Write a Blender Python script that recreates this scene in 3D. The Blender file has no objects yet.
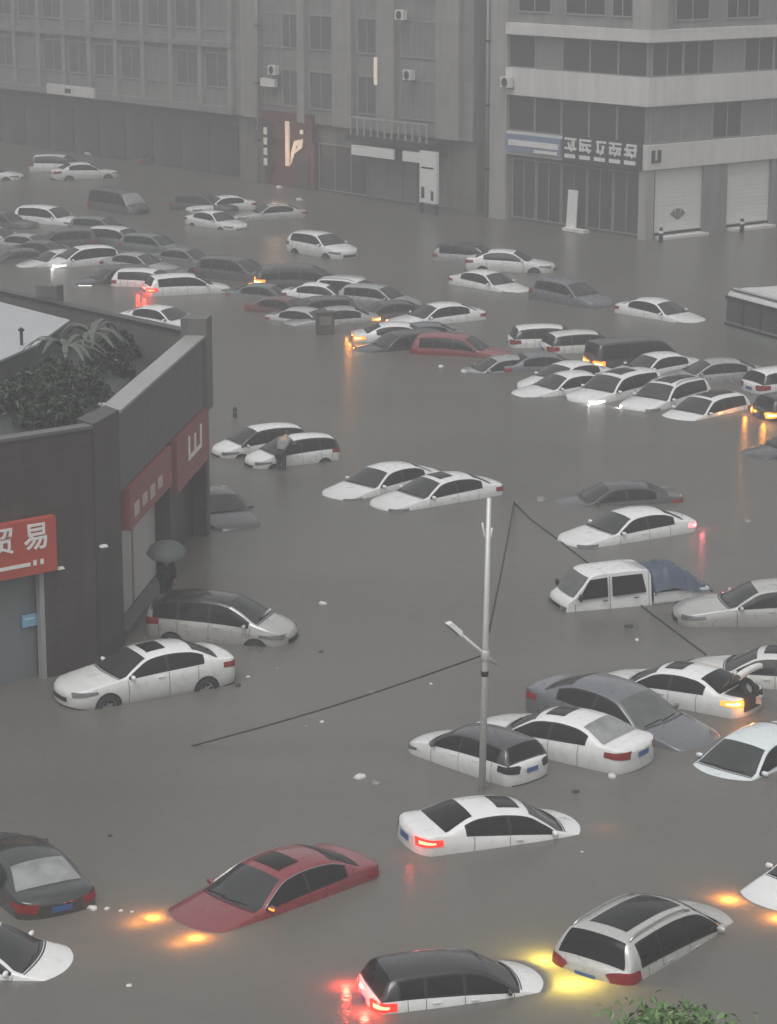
import bpy, bmesh, math, random
from mathutils import Vector, Matrix, Euler
random.seed(7)
R = math.radians
S = bpy.context.scene
COL = S.collection

# ------------------------------------------------------------------ camera, sky, sun, exposure
W_PX, H_PX, F_PX, CAM_H = 777, 1024, 2450.0, 19.6
TILT = math.atan(612 / F_PX)
cam_d = bpy.data.cameras.new('camera'); cam = bpy.data.objects.new('camera', cam_d); COL.objects.link(cam)
cam.location = (0, 0, CAM_H); cam.rotation_euler = (math.pi / 2 - TILT, 0, 0)
cam_d.sensor_fit = 'VERTICAL'; cam_d.sensor_height = 36; cam_d.lens = 36 * F_PX / H_PX
cam_d.clip_start = 0.5; cam_d.clip_end = 2000
S.camera = cam

SUN_EL, SUN_AZ = 62, 200      # behind thick cloud
w = bpy.data.worlds.new('World'); S.world = w; w.use_nodes = True
nt = w.node_tree; bg = nt.nodes['Background']
sky = nt.nodes.new('ShaderNodeTexSky'); sky.sky_type = 'NISHITA'; sky.sun_disc = False
sky.sun_elevation = R(SUN_EL); sky.sun_rotation = R(SUN_AZ); sky.dust_density = 4; sky.air_density = 1.5
hs = nt.nodes.new('ShaderNodeHueSaturation'); hs.inputs['Saturation'].default_value = 0.10
nt.links.new(sky.outputs['Color'], hs.inputs['Color']); nt.links.new(hs.outputs['Color'], bg.inputs['Color'])
bg.inputs['Strength'].default_value = 0.10
sun_d = bpy.data.lights.new('sun', 'SUN'); sun_d.energy = 0.6; sun_d.angle = R(40); sun_d.color = (1, .97, .93)
sun = bpy.data.objects.new('sun', sun_d); COL.objects.link(sun); sun.location = (0, 0, 60)
sun.rotation_euler = (R(90 - SUN_EL), 0, R(180 - SUN_AZ))
vs = S.view_settings; vs.view_transform = 'Standard'; vs.look = 'None'; vs.gamma = 1; vs.use_curve_mapping = False
vs.exposure = 0.72
S.render.engine = 'CYCLES'
S.cycles.max_bounces = 6; S.cycles.volume_bounces = 1; S.cycles.use_denoising = True
HAZE_DENSITY = 0.0044

# ------------------------------------------------------------------ where a point of the photograph lies on a level plane
def G(px, py, z=0.0):
    a = (px - 388.5) / F_PX; b = (512 - py) / F_PX
    dx, dy, dz = a, math.cos(TILT) + b * math.sin(TILT), -math.sin(TILT) + b * math.cos(TILT)
    k = (z - CAM_H) / dz
    return Vector((dx * k, dy * k, z))
def heading(px, py, dx, dy, z=0.0):
    n = math.hypot(dx, dy); a = G(px, py, z); b = G(px + dx / n * 4, py + dy / n * 4, z)
    return math.atan2(b.y - a.y, b.x - a.x)
def height_at(p, py):          # height above p (on the water) that shows at image row py
    lo, hi = -2, 30
    for _ in range(40):
        m = (lo + hi) / 2; q = G(0, py, m)
        if q.y > p.y: lo = m
        else: hi = m
    return lo

# ------------------------------------------------------------------ materials
MATS = {}
def pmat(name, color, rough=.5, metal=0, coat=0, noise=0.0, nscale=6, emit=None, estr=0, bump=0, spec=.5):
    if name in MATS: return MATS[name]
    m = bpy.data.materials.new(name); m.use_nodes = True; n = m.node_tree.nodes; l = m.node_tree.links
    b = n['Principled BSDF']; b.inputs['Base Color'].default_value = (*color, 1); b.inputs['Roughness'].default_value = rough
    b.inputs['Metallic'].default_value = metal; b.inputs['Coat Weight'].default_value = coat; b.inputs['Coat Roughness'].default_value = .06
    b.inputs['Specular IOR Level'].default_value = spec
    if noise or bump:
        tc = n.new('ShaderNodeTexCoord'); nz = n.new('ShaderNodeTexNoise'); nz.inputs['Scale'].default_value = nscale; nz.inputs['Detail'].default_value = 5
        l.new(tc.outputs['Object'], nz.inputs['Vector'])
    if noise:
        mx = n.new('ShaderNodeMix'); mx.data_type = 'RGBA'
        mx.inputs['A'].default_value = (*[c * (1 - noise) for c in color], 1); mx.inputs['B'].default_value = (*[min(1, c * (1 + noise)) for c in color], 1)
        l.new(nz.outputs['Fac'], mx.inputs['Factor']); l.new(mx.outputs['Result'], b.inputs['Base Color'])
    if bump:
        bp = n.new('ShaderNodeBump'); bp.inputs['Strength'].default_value = bump; bp.inputs['Distance'].default_value = .02
        l.new(nz.outputs['Fac'], bp.inputs['Height']); l.new(bp.outputs['Normal'], b.inputs['Normal'])
    if emit:
        b.inputs['Emission Color'].default_value = (*emit, 1); b.inputs['Emission Strength'].default_value = estr
    MATS[name] = m
    return m
def paint(name, c, metal=0):
    m = pmat('paint ' + name, c, .26, metal, 1.0, .05, 2.5); n = m.node_tree.nodes; l = m.node_tree.links; b = n['Principled BSDF']
    if 'mud' in n: return m
    tc = n.new('ShaderNodeTexCoord'); sp = n.new('ShaderNodeSeparateXYZ'); l.new(tc.outputs['Object'], sp.inputs[0])
    nz = n.new('ShaderNodeTexNoise'); nz.inputs['Scale'].default_value = 5; nz.inputs['Detail'].default_value = 6; l.new(tc.outputs['Object'], nz.inputs['Vector'])
    ad = n.new('ShaderNodeMath'); ad.operation = 'MULTIPLY_ADD'; ad.inputs[1].default_value = .30; l.new(nz.outputs['Fac'], ad.inputs[0]); l.new(sp.outputs['Z'], ad.inputs[2])
    mr = n.new('ShaderNodeMapRange'); mr.inputs['From Min'].default_value = .58; mr.inputs['From Max'].default_value = 1.08; mr.inputs['To Min'].default_value = .36; mr.inputs['To Max'].default_value = 0
    l.new(ad.outputs[0], mr.inputs['Value'])
    mx = n.new('ShaderNodeMix'); mx.data_type = 'RGBA'; mx.name = 'mud'; mx.inputs['B'].default_value = (.15, .13, .105, 1)
    src = b.inputs['Base Color'].links[0].from_socket; l.new(src, mx.inputs['A']); l.new(mr.outputs[0], mx.inputs['Factor']); l.new(mx.outputs['Result'], b.inputs['Base Color'])
    rr = n.new('ShaderNodeMapRange'); rr.inputs['To Min'].default_value = .18; rr.inputs['To Max'].default_value = .42; l.new(nz.outputs['Fac'], rr.inputs['Value']); l.new(rr.outputs[0], b.inputs['Roughness'])
    return m
PAINT = {
    'white': paint('white', (.74, .75, .74)), 'offwhite': paint('off white', (.62, .62, .60)), 'ice': paint('ice white', (.66, .71, .72)),
    'silver': paint('silver', (.36, .37, .37), .3), 'palesilver': paint('pale silver', (.48, .48, .46), .25), 'grey': paint('grey', (.15, .16, .18), .3), 'teal': paint('teal grey', (.12, .15, .155), .2),
    'dark': paint('dark grey', (.045, .047, .052)), 'black': paint('black', (.014, .015, .016)), 'darkgreen': paint('greenish black', (.018, .024, .022)),
    'red': paint('dark red', (.20, .028, .036)), 'maroon': paint('maroon', (.09, .022, .024)),
}
GLASS = pmat('window glass', (.010, .011, .0115), .08, 0, 0, .3, 1.5, spec=.2)
WSGLASS = pmat('windscreen glass', (.030, .033, .034), .07, 0, 0, .45, 1.8, spec=.6)  # base lifted above the side glass to suggest reflected sky
SKYGLASS = pmat('sky paled glass', (.24, .25, .25), .3, 0, 0, .6, 3)  # sky reflected in the glass is painted as a pale base colour
PALEGLASS = pmat('pale glass', (.10, .105, .105), .16, 0, 0, .5, 3.5)  # grey base colour carries the sky reflection on windscreens
TRIM = pmat('black trim', (.012, .012, .013), .55)
TYRE = pmat('tyre rubber', (.016, .016, .016), .8, bump=.3, nscale=30)
RIM = pmat('rim metal', (.42, .42, .43), .3, .8)
LENS = pmat('clear lamp lens', (.15, .155, .16), .08, .2, noise=.6, nscale=9)
REDLENS = pmat('red lamp lens', (.22, .012, .012), .15)
PLATE = pmat('blue plate', (.03, .10, .28), .4)
CHROME = pmat('chrome', (.5, .5, .5), .2, .9)
ON = {'red': pmat('lit red lamp', (.5, .03, .02), .3, emit=(1, .03, .02), estr=.75), 'amber': pmat('lit amber lamp', (.6, .2, .03), .3, emit=(1, .30, .03), estr=1.3),
      'yellow': pmat('lit yellow lamp', (.6, .5, .1), .3, emit=(1, .78, .16), estr=3), 'white': pmat('lit white lamp', (.7, .7, .7), .3, emit=(1, .97, .92), estr=1.6),
      'pink': pmat('lit pale red lamp', (.6, .1, .1), .3, emit=(1, .22, .24), estr=1.6)}
BULB = {'red': pmat('red bulb', (.6, .2, .1), .3, emit=(1, .30, .16), estr=2.2), 'amber': pmat('amber bulb', (.7, .5, .2), .3, emit=(1, .72, .30), estr=3.2), 'pink': pmat('pale bulb', (.7, .4, .4), .3, emit=(1, .5, .5), estr=2)}
LCOL = {'red': (1, .05, .03), 'amber': (1, .33, .04), 'yellow': (1, .75, .10), 'white': (1, .96, .9), 'pink': (1, .15, .18)}

# ------------------------------------------------------------------ mesh helper
class MB:
    def __init__(s, M=None): s.v, s.f, s.m, s.M, s.sm = [], [], [], M, []
    def add(s, vs, fs, mi=0, smooth=False):
        b = len(s.v); s.v += [(s.M @ Vector(p)) if s.M else Vector(p) for p in vs]
        for f in fs: s.f.append([i + b for i in f]); s.m.append(mi); s.sm.append(smooth)
        return s
    def box(s, c, d, mi=0, rz=0, ry=0, rx=0, taper=1.0):
        E_ = Euler((rx, ry, rz)).to_matrix(); vs = []
        for z in (-.5, .5):
            k = 1 if z < 0 else taper
            for x, y in ((-.5, -.5), (.5, -.5), (.5, .5), (-.5, .5)):
                vs.append(E_ @ Vector((x * d[0] * k, y * d[1] * k, z * d[2])) + Vector(c))
        return s.add(vs, [(3, 2, 1, 0), (4, 5, 6, 7), (0, 1, 5, 4), (1, 2, 6, 5), (2, 3, 7, 6), (3, 0, 4, 7)], mi)
    def span(s, a, b, mi=0):
        return s.box([(a[i] + b[i]) / 2 for i in range(3)], [abs(b[i] - a[i]) for i in range(3)], mi)
    def prism(s, poly, z0, z1, mi=0):
        n = len(poly); z0s = z0 if isinstance(z0, (list, tuple)) else [z0] * n; z1s = z1 if isinstance(z1, (list, tuple)) else [z1] * n
        vs = [(p[0], p[1], z0s[i]) for i, p in enumerate(poly)] + [(p[0], p[1], z1s[i]) for i, p in enumerate(poly)]
        fs = [tuple(range(n - 1, -1, -1)), tuple(range(n, 2 * n))] + [(i, (i + 1) % n, n + (i + 1) % n, n + i) for i in range(n)]
        return s.add(vs, fs, mi)
    def tube(s, pts, r, n=8, mi=0, cap=True):
        pts = [Vector(p) for p in pts]; rs = r if isinstance(r, (list, tuple)) else [r] * len(pts); vs = []; fs = []
        for i, p in enumerate(pts):
            t = (pts[min(i + 1, len(pts) - 1)] - pts[max(i - 1, 0)]).normalized()
            a = t.orthogonal().normalized() if i == 0 else (pa - t * pa.dot(t)).normalized()
            pa = a; b = t.cross(a)
            for k in range(n):
                q = 2 * math.pi * k / n; vs.append(p + (a * math.cos(q) + b * math.sin(q)) * rs[i])
        for i in range(len(pts) - 1):
            for k in range(n): fs.append((i * n + k, i * n + (k + 1) % n, (i + 1) * n + (k + 1) % n, (i + 1) * n + k))
        if cap: fs += [tuple(range(n - 1, -1, -1)), tuple(range((len(pts) - 1) * n, len(pts) * n))]
        return s.add(vs, fs, mi, True)
    def lathe(s, prof, axis='z', n=24, mi=0, off=(0, 0, 0)):
        vs = []; fs = []
        for k in range(n):
            q = 2 * math.pi * k / n
            for r_, h in prof:
                c, d = r_ * math.cos(q), r_ * math.sin(q)
                p = (c, d, h) if axis == 'z' else (c, h, d)
                vs.append(Vector(p) + Vector(off))
        m = len(prof)
        for k in range(n):
            for j in range(m - 1):
                a = k * m + j; b = ((k + 1) % n) * m + j
                fs.append((a, b, b + 1, a + 1))
        return s.add(vs, fs, mi, True)
    def ell(s, c, d, n=12, m=8, mi=0, pw=1.0):
        vs = []; fs = []
        sg = lambda x: math.copysign(abs(x) ** pw, x)
        for i in range(m + 1):
            th = math.pi * i / m
            for k in range(n):
                q = 2 * math.pi * k / n
                vs.append((c[0] + d[0] * sg(math.sin(th)) * sg(math.cos(q)), c[1] + d[1] * sg(math.sin(th)) * sg(math.sin(q)), c[2] + d[2] * sg(math.cos(th))))
        for i in range(m):
            for k in range(n): fs.append((i * n + k, (i + 1) * n + k, (i + 1) * n + (k + 1) % n, i * n + (k + 1) % n))
        return s.add(vs, fs, mi, True)
    def grid(s, rows, mi=0, flip=False):
        n = len(rows); m = len(rows[0]); vs = [p for r_ in rows for p in r_]; fs = []
        for i in range(n - 1):
            for j in range(m - 1):
                f = (i * m + j, i * m + j + 1, (i + 1) * m + j + 1, (i + 1) * m + j); fs.append(f[::-1] if flip else f)
        return s.add(vs, fs, mi, True)
    def mesh(s, name, mats):
        me = bpy.data.meshes.new(name); me.from_pydata([tuple(p) for p in s.v], [], s.f)
        for m in (mats if isinstance(mats, (list, tuple)) else [mats]): me.materials.append(m)
        me.polygons.foreach_set('material_index', s.m); me.polygons.foreach_set('use_smooth', s.sm)
        bm = bmesh.new(); bm.from_mesh(me)
        bmesh.ops.remove_doubles(bm, verts=bm.verts, dist=1e-5); bmesh.ops.recalc_face_normals(bm, faces=bm.faces)
        bm.to_mesh(me); bm.free(); me.update()
        return me
    def build(s, name, mats, parent=None):
        return link(name, s.mesh(name, mats), parent)
def link(name, data, parent=None):
    o = bpy.data.objects.new(name, data); COL.objects.link(o)
    if parent: o.parent = parent
    return o
def tag(o, label, cat, group=None):
    o['label'] = label; o['category'] = cat
    if group: o['group'] = group
    return o
def empty(name, loc=(0, 0, 0), rot=(0, 0, 0)):
    o = link(name, None); o.location = loc; o.rotation_euler = rot; o.empty_display_size = .3; return o
def struct(o): o['kind'] = 'structure'; return o

# ================================================================== the setting: ground, flood water, haze
X0, X1, Y0, Y1 = -190, 190, -40, 330
GZ = -0.95
g = MB().add([(X0, Y0, GZ), (X1, Y0, GZ), (X1, Y1, GZ), (X0, Y1, GZ)], [(0, 1, 2, 3)])
struct(g.build('ground', pmat('wet asphalt', (.05, .05, .05), .5, noise=.3, nscale=.5)))

def water_mat():
    m = bpy.data.materials.new('muddy flood water'); m.use_nodes = True; n = m.node_tree.nodes; l = m.node_tree.links
    b = n['Principled BSDF']; out = n['Material Output']
    tc = n.new('ShaderNodeTexCoord')
    mp = n.new('ShaderNodeMapping'); mp.inputs['Scale'].default_value = (.05, .11, 1); mp.inputs['Rotation'].default_value = (0, 0, R(-25))
    l.new(tc.outputs['Object'], mp.inputs['Vector'])
    n1 = n.new('ShaderNodeTexNoise'); n1.inputs['Scale'].default_value = 1.0; n1.inputs['Detail'].default_value = 5; n1.inputs['Distortion'].default_value = .8
    l.new(mp.outputs['Vector'], n1.inputs['Vector'])
    rp = n.new('ShaderNodeValToRGB'); rp.color_ramp.elements[0].position = .3; rp.color_ramp.elements[1].position = .75
    rp.color_ramp.elements[0].color = (.142, .138, .124, 1); rp.color_ramp.elements[1].color = (.188, .183, .168, 1)
    l.new(n1.outputs['Fac'], rp.inputs['Fac']); l.new(rp.outputs['Color'], b.inputs['Base Color'])
    b.inputs['Roughness'].default_value = .17; b.inputs['IOR'].default_value = 1.33
    n2 = n.new('ShaderNodeTexNoise'); n2.inputs['Scale'].default_value = 1.6; n2.inputs['Detail'].default_value = 6; n2.inputs['Roughness'].default_value = .6
    l.new(tc.outputs['Object'], n2.inputs['Vector'])
    n3 = n.new('ShaderNodeTexNoise'); n3.inputs['Scale'].default_value = 14; n3.inputs['Detail'].default_value = 2
    l.new(tc.outputs['Object'], n3.inputs['Vector'])
    ad = n.new('ShaderNodeMath'); ad.operation = 'MULTIPLY_ADD'; ad.inputs[1].default_value = .3
    l.new(n3.outputs['Fac'], ad.inputs[0]); l.new(n2.outputs['Fac'], ad.inputs[2])
    vo = n.new('ShaderNodeTexVoronoi'); vo.inputs['Scale'].default_value = 1.1; l.new(tc.outputs['Object'], vo.inputs['Vector'])      # rings of raindrops
    sn = n.new('ShaderNodeMath'); sn.operation = 'MULTIPLY'; sn.inputs[1].default_value = 46; l.new(vo.outputs['Distance'], sn.inputs[0])
    s2 = n.new('ShaderNodeMath'); s2.operation = 'SINE'; l.new(sn.outputs[0], s2.inputs[0])
    fo = n.new('ShaderNodeMapRange'); fo.inputs['From Min'].default_value = .05; fo.inputs['From Max'].default_value = .34; fo.inputs['To Min'].default_value = .13; fo.inputs['To Max'].default_value = 0; l.new(vo.outputs['Distance'], fo.inputs['Value'])
    rg = n.new('ShaderNodeMath'); rg.operation = 'MULTIPLY_ADD'; l.new(s2.outputs[0], rg.inputs[0]); l.new(fo.outputs[0], rg.inputs[1]); l.new(ad.outputs[0], rg.inputs[2]); ad = rg
    bp = n.new('ShaderNodeBump'); bp.inputs['Strength'].default_value = .75; bp.inputs['Distance'].default_value = .05
    l.new(ad.outputs[0], bp.inputs['Height']); l.new(bp.outputs['Normal'], b.inputs['Normal'])
    tr = n.new('ShaderNodeBsdfTranslucent'); tr.inputs['Color'].default_value = (.5, .48, .45, 1)
    mx = n.new('ShaderNodeMixShader'); mx.inputs[0].default_value = .22
    l.new(b.outputs[0], mx.inputs[1]); l.new(tr.outputs[0], mx.inputs[2]); l.new(mx.outputs[0], out.inputs['Surface'])
    return m
wt = MB().add([(X0, Y0, 0), (X1, Y0, 0), (X1, Y1, 0), (X0, Y1, 0)], [(0, 1, 2, 3)])
struct(wt.build('water', water_mat()))

hz = MB().span((X0 - 4, Y0 - 4, GZ - 1), (X1 + 4, Y1 + 4, 27)).build('haze', None or [])
hm = bpy.data.materials.new('rain haze'); hm.use_nodes = True; n_ = hm.node_tree.nodes
n_.remove(n_['Principled BSDF']); pv = n_.new('ShaderNodeVolumePrincipled')
pv.inputs['Color'].default_value = (.48, .48, .485, 1); pv.inputs['Density'].default_value = HAZE_DENSITY; pv.inputs['Anisotropy'].default_value = 0.1
hm.node_tree.links.new(pv.outputs['Volume'], n_['Material Output'].inputs['Volume'])
hz.data.materials.append(hm); hz['kind'] = 'stuff'

# ================================================================== far street: three blocks in one row, built in the frame of their street front
def proj(p):
    z = p[2] - CAM_H; dep = p[1] * math.cos(TILT) - z * math.sin(TILT); up = p[1] * math.sin(TILT) + z * math.cos(TILT)
    return 388.5 + F_PX * p[0] / dep, 512 - F_PX * up / dep
CORNER = G(645, 241); _u = (CORNER - G(505, 220)).normalized(); _v = Vector((-_u.y, _u.x, 0))
def frame(o, x, y):
    M = Matrix.Identity(4); M.col[0][:3] = x; M.col[1][:3] = y; M.col[3][:3] = o; return M
ROW = frame(CORNER, _u, _v)
def along(o, d, px, z=0):              # distance along a wall at which it shows at image column px
    lo, hi = -90, 60
    sgn = 1 if d.x > 0 else -1
    for _ in range(50):
        m = (lo + hi) / 2; x = proj(o + d * m + Vector((0, 0, z)))[0]
        if (x < px) == (sgn > 0): lo = m
        else: hi = m
    return lo
rx = lambda px, z=0: along(CORNER, _u, px, z)
ry = lambda px, z=0: along(CORNER, _v, px, z)

def wallmat(name, color, d, tile=(1.2, .6), joint=.75, streak=.22, rough=.8):
    m = pmat(name, color, rough); n = m.node_tree.nodes; l = m.node_tree.links; b = n['Principled BSDF']
    tc = n.new('ShaderNodeTexCoord'); mp = n.new('ShaderNodeMapping'); mp.inputs['Rotation'].default_value = (0, 0, -math.atan2(d.y, d.x)); l.new(tc.outputs['Object'], mp.inputs['Vector'])
    sp = n.new('ShaderNodeSeparateXYZ'); l.new(mp.outputs['Vector'], sp.inputs[0])
    ad = n.new('ShaderNodeMath'); l.new(sp.outputs['X'], ad.inputs[0]); l.new(sp.outputs['Y'], ad.inputs[1])
    cb = n.new('ShaderNodeCombineXYZ'); l.new(ad.outputs[0], cb.inputs['X']); l.new(sp.outputs['Z'], cb.inputs['Y'])
    br = n.new('ShaderNodeTexBrick'); br.offset = 0; br.inputs['Scale'].default_value = 1; br.inputs['Brick Width'].default_value = tile[0]; br.inputs['Row Height'].default_value = tile[1]; br.inputs['Mortar Size'].default_value = .012; br.inputs['Mortar Smooth'].default_value = .2
    br.inputs['Color1'].default_value = (*[c * .93 for c in color], 1); br.inputs['Color2'].default_value = (*[c * 1.07 for c in color], 1); br.inputs['Mortar'].default_value = (*[c * joint for c in color], 1); l.new(cb.outputs[0], br.inputs['Vector'])
    m2 = n.new('ShaderNodeMapping'); m2.inputs['Scale'].default_value = (1.6, .14, 1); l.new(cb.outputs[0], m2.inputs['Vector'])
    nz = n.new('ShaderNodeTexNoise'); nz.inputs['Scale'].default_value = 1.3; nz.inputs['Detail'].default_value = 6; nz.inputs['Roughness'].default_value = .65; l.new(m2.outputs['Vector'], nz.inputs['Vector'])
    mr = n.new('ShaderNodeMapRange'); mr.inputs['From Min'].default_value = .3; mr.inputs['From Max'].default_value = .7; mr.inputs['To Min'].default_value = 1 - streak; mr.inputs['To Max'].default_value = 1 + streak * .6; l.new(nz.outputs['Fac'], mr.inputs['Value'])
    mx = n.new('ShaderNodeMix'); mx.data_type = 'RGBA'; mx.blend_type = 'MULTIPLY'; mx.inputs['Factor'].default_value = 1; l.new(br.outputs['Color'], mx.inputs['A']); l.new(mr.outputs[0], mx.inputs['B']); l.new(mx.outputs['Result'], b.inputs['Base Color'])
    return m
WALL_PALE = wallmat('pale rendered wall', (.36, .355, .34), _u, (2.4, 1.2), .85, .22)
WALL_MID = wallmat('grey tiled wall', (.225, .225, .22), _u, (1.2, .6), .82, .24)
PIER = wallmat('pale tiled pier', (.29, .285, .275), _u, (1.2, .6), .85, .2)
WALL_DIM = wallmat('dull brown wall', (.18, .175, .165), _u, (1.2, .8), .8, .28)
BAND = wallmat('pale band', (.67, .66, .64), _u, (2.0, 4.0), .88, .14, .7)
SHUT = pmat('pale shutter', (.70, .70, .66), .55, noise=.06, nscale=2)
DARKIN = pmat('dim shop front', (.055, .056, .058), .5, noise=.4, nscale=.7)  # flat dark tone painted for unlit shop interiors and openings
PANE = pmat('far window pane', (.045, .049, .052), .12, noise=.3, nscale=.4)
PANE3 = pmat('haze paled pane', (.115, .12, .122), .2, noise=.3, nscale=.4)  # lighter than the other panes, distance haze put into the colour
PANE2 = pmat('curtained pane', (.20, .20, .195), .3, noise=.2, nscale=1.2)
FRAME = pmat('pale window frame', (.27, .27, .265), .5)
ROOFM = pmat('wet flat roof', (.16, .16, .16), .6, noise=.25, nscale=.4)
BLUE_S = pmat('blue sign', (.20, .25, .36), .5, noise=.1, nscale=2)
WHITE_S = pmat('white sign lettering', (.74, .74, .72), .5)
DARK_S = pmat('dark sign board', (.04, .042, .048), .5)
RED_S = pmat('red sign board', (.42, .065, .042), .5, noise=.12, nscale=1.5)
DULLRED = pmat('dull red shop front', (.105, .045, .043), .6, noise=.3, nscale=1)

_wc = {}
def window(parent, M, x0, x1, z0, z1, y, axis='x', pane=PANE, mull=1, fr=.07, name='window'):
    """one window: frame with its pane as a sub-part; axis 'x' faces the street, 'y' faces the side street"""
    key = (round(x1 - x0, 3), round(z1 - z0, 3), mull, fr)
    if key not in _wc:
        w_, h_ = x1 - x0, z1 - z0; f = MB()
        f.span((0, -.04, 0), (w_, .06, fr)); f.span((0, -.04, h_ - fr), (w_, .06, h_)); f.span((0, -.04, fr), (fr, .06, h_ - fr)); f.span((w_ - fr, -.04, fr), (w_, .06, h_ - fr))
        for k in range(1, mull + 1): x = w_ * k / (mull + 1); f.span((x - fr * .4, -.03, fr), (x + fr * .4, .05, h_ - fr))
        p = MB().span((fr, .01, fr), (w_ - fr, .03, h_ - fr))
        _wc[key] = (f.mesh('window', FRAME), p.mesh('pane', PANE))
    fo = link(name, _wc[key][0], parent); po = link('pane', _wc[key][1], fo)
    po.material_slots[0].link = 'OBJECT'; po.material_slots[0].material = pane
    L_ = Matrix.Translation((x0, y, z0)) if axis == 'x' else Matrix.Translation((y, x0, z0)) @ Matrix.Rotation(math.pi / 2, 4, 'Z')
    fo.matrix_world = M @ L_
    return fo
def text_mesh(body, size, M, name, mat, parent=None, depth=.02, bold=0.0):
    cu = bpy.data.curves.new(name, 'FONT'); cu.body = body; cu.size = size; cu.extrude = depth; cu.align_x = 'CENTER'; cu.align_y = 'CENTER'; cu.offset = bold
    t = bpy.data.objects.new(name, cu); COL.objects.link(t)
    me = bpy.data.meshes.new_from_object(t.evaluated_get(bpy.context.evaluated_depsgraph_get())); bpy.data.objects.remove(t)
    me.materials.clear(); me.materials.append(mat)
    me.transform(M @ Matrix.Rotation(math.pi / 2, 4, 'X'))
    return link(name, me, parent)

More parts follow.
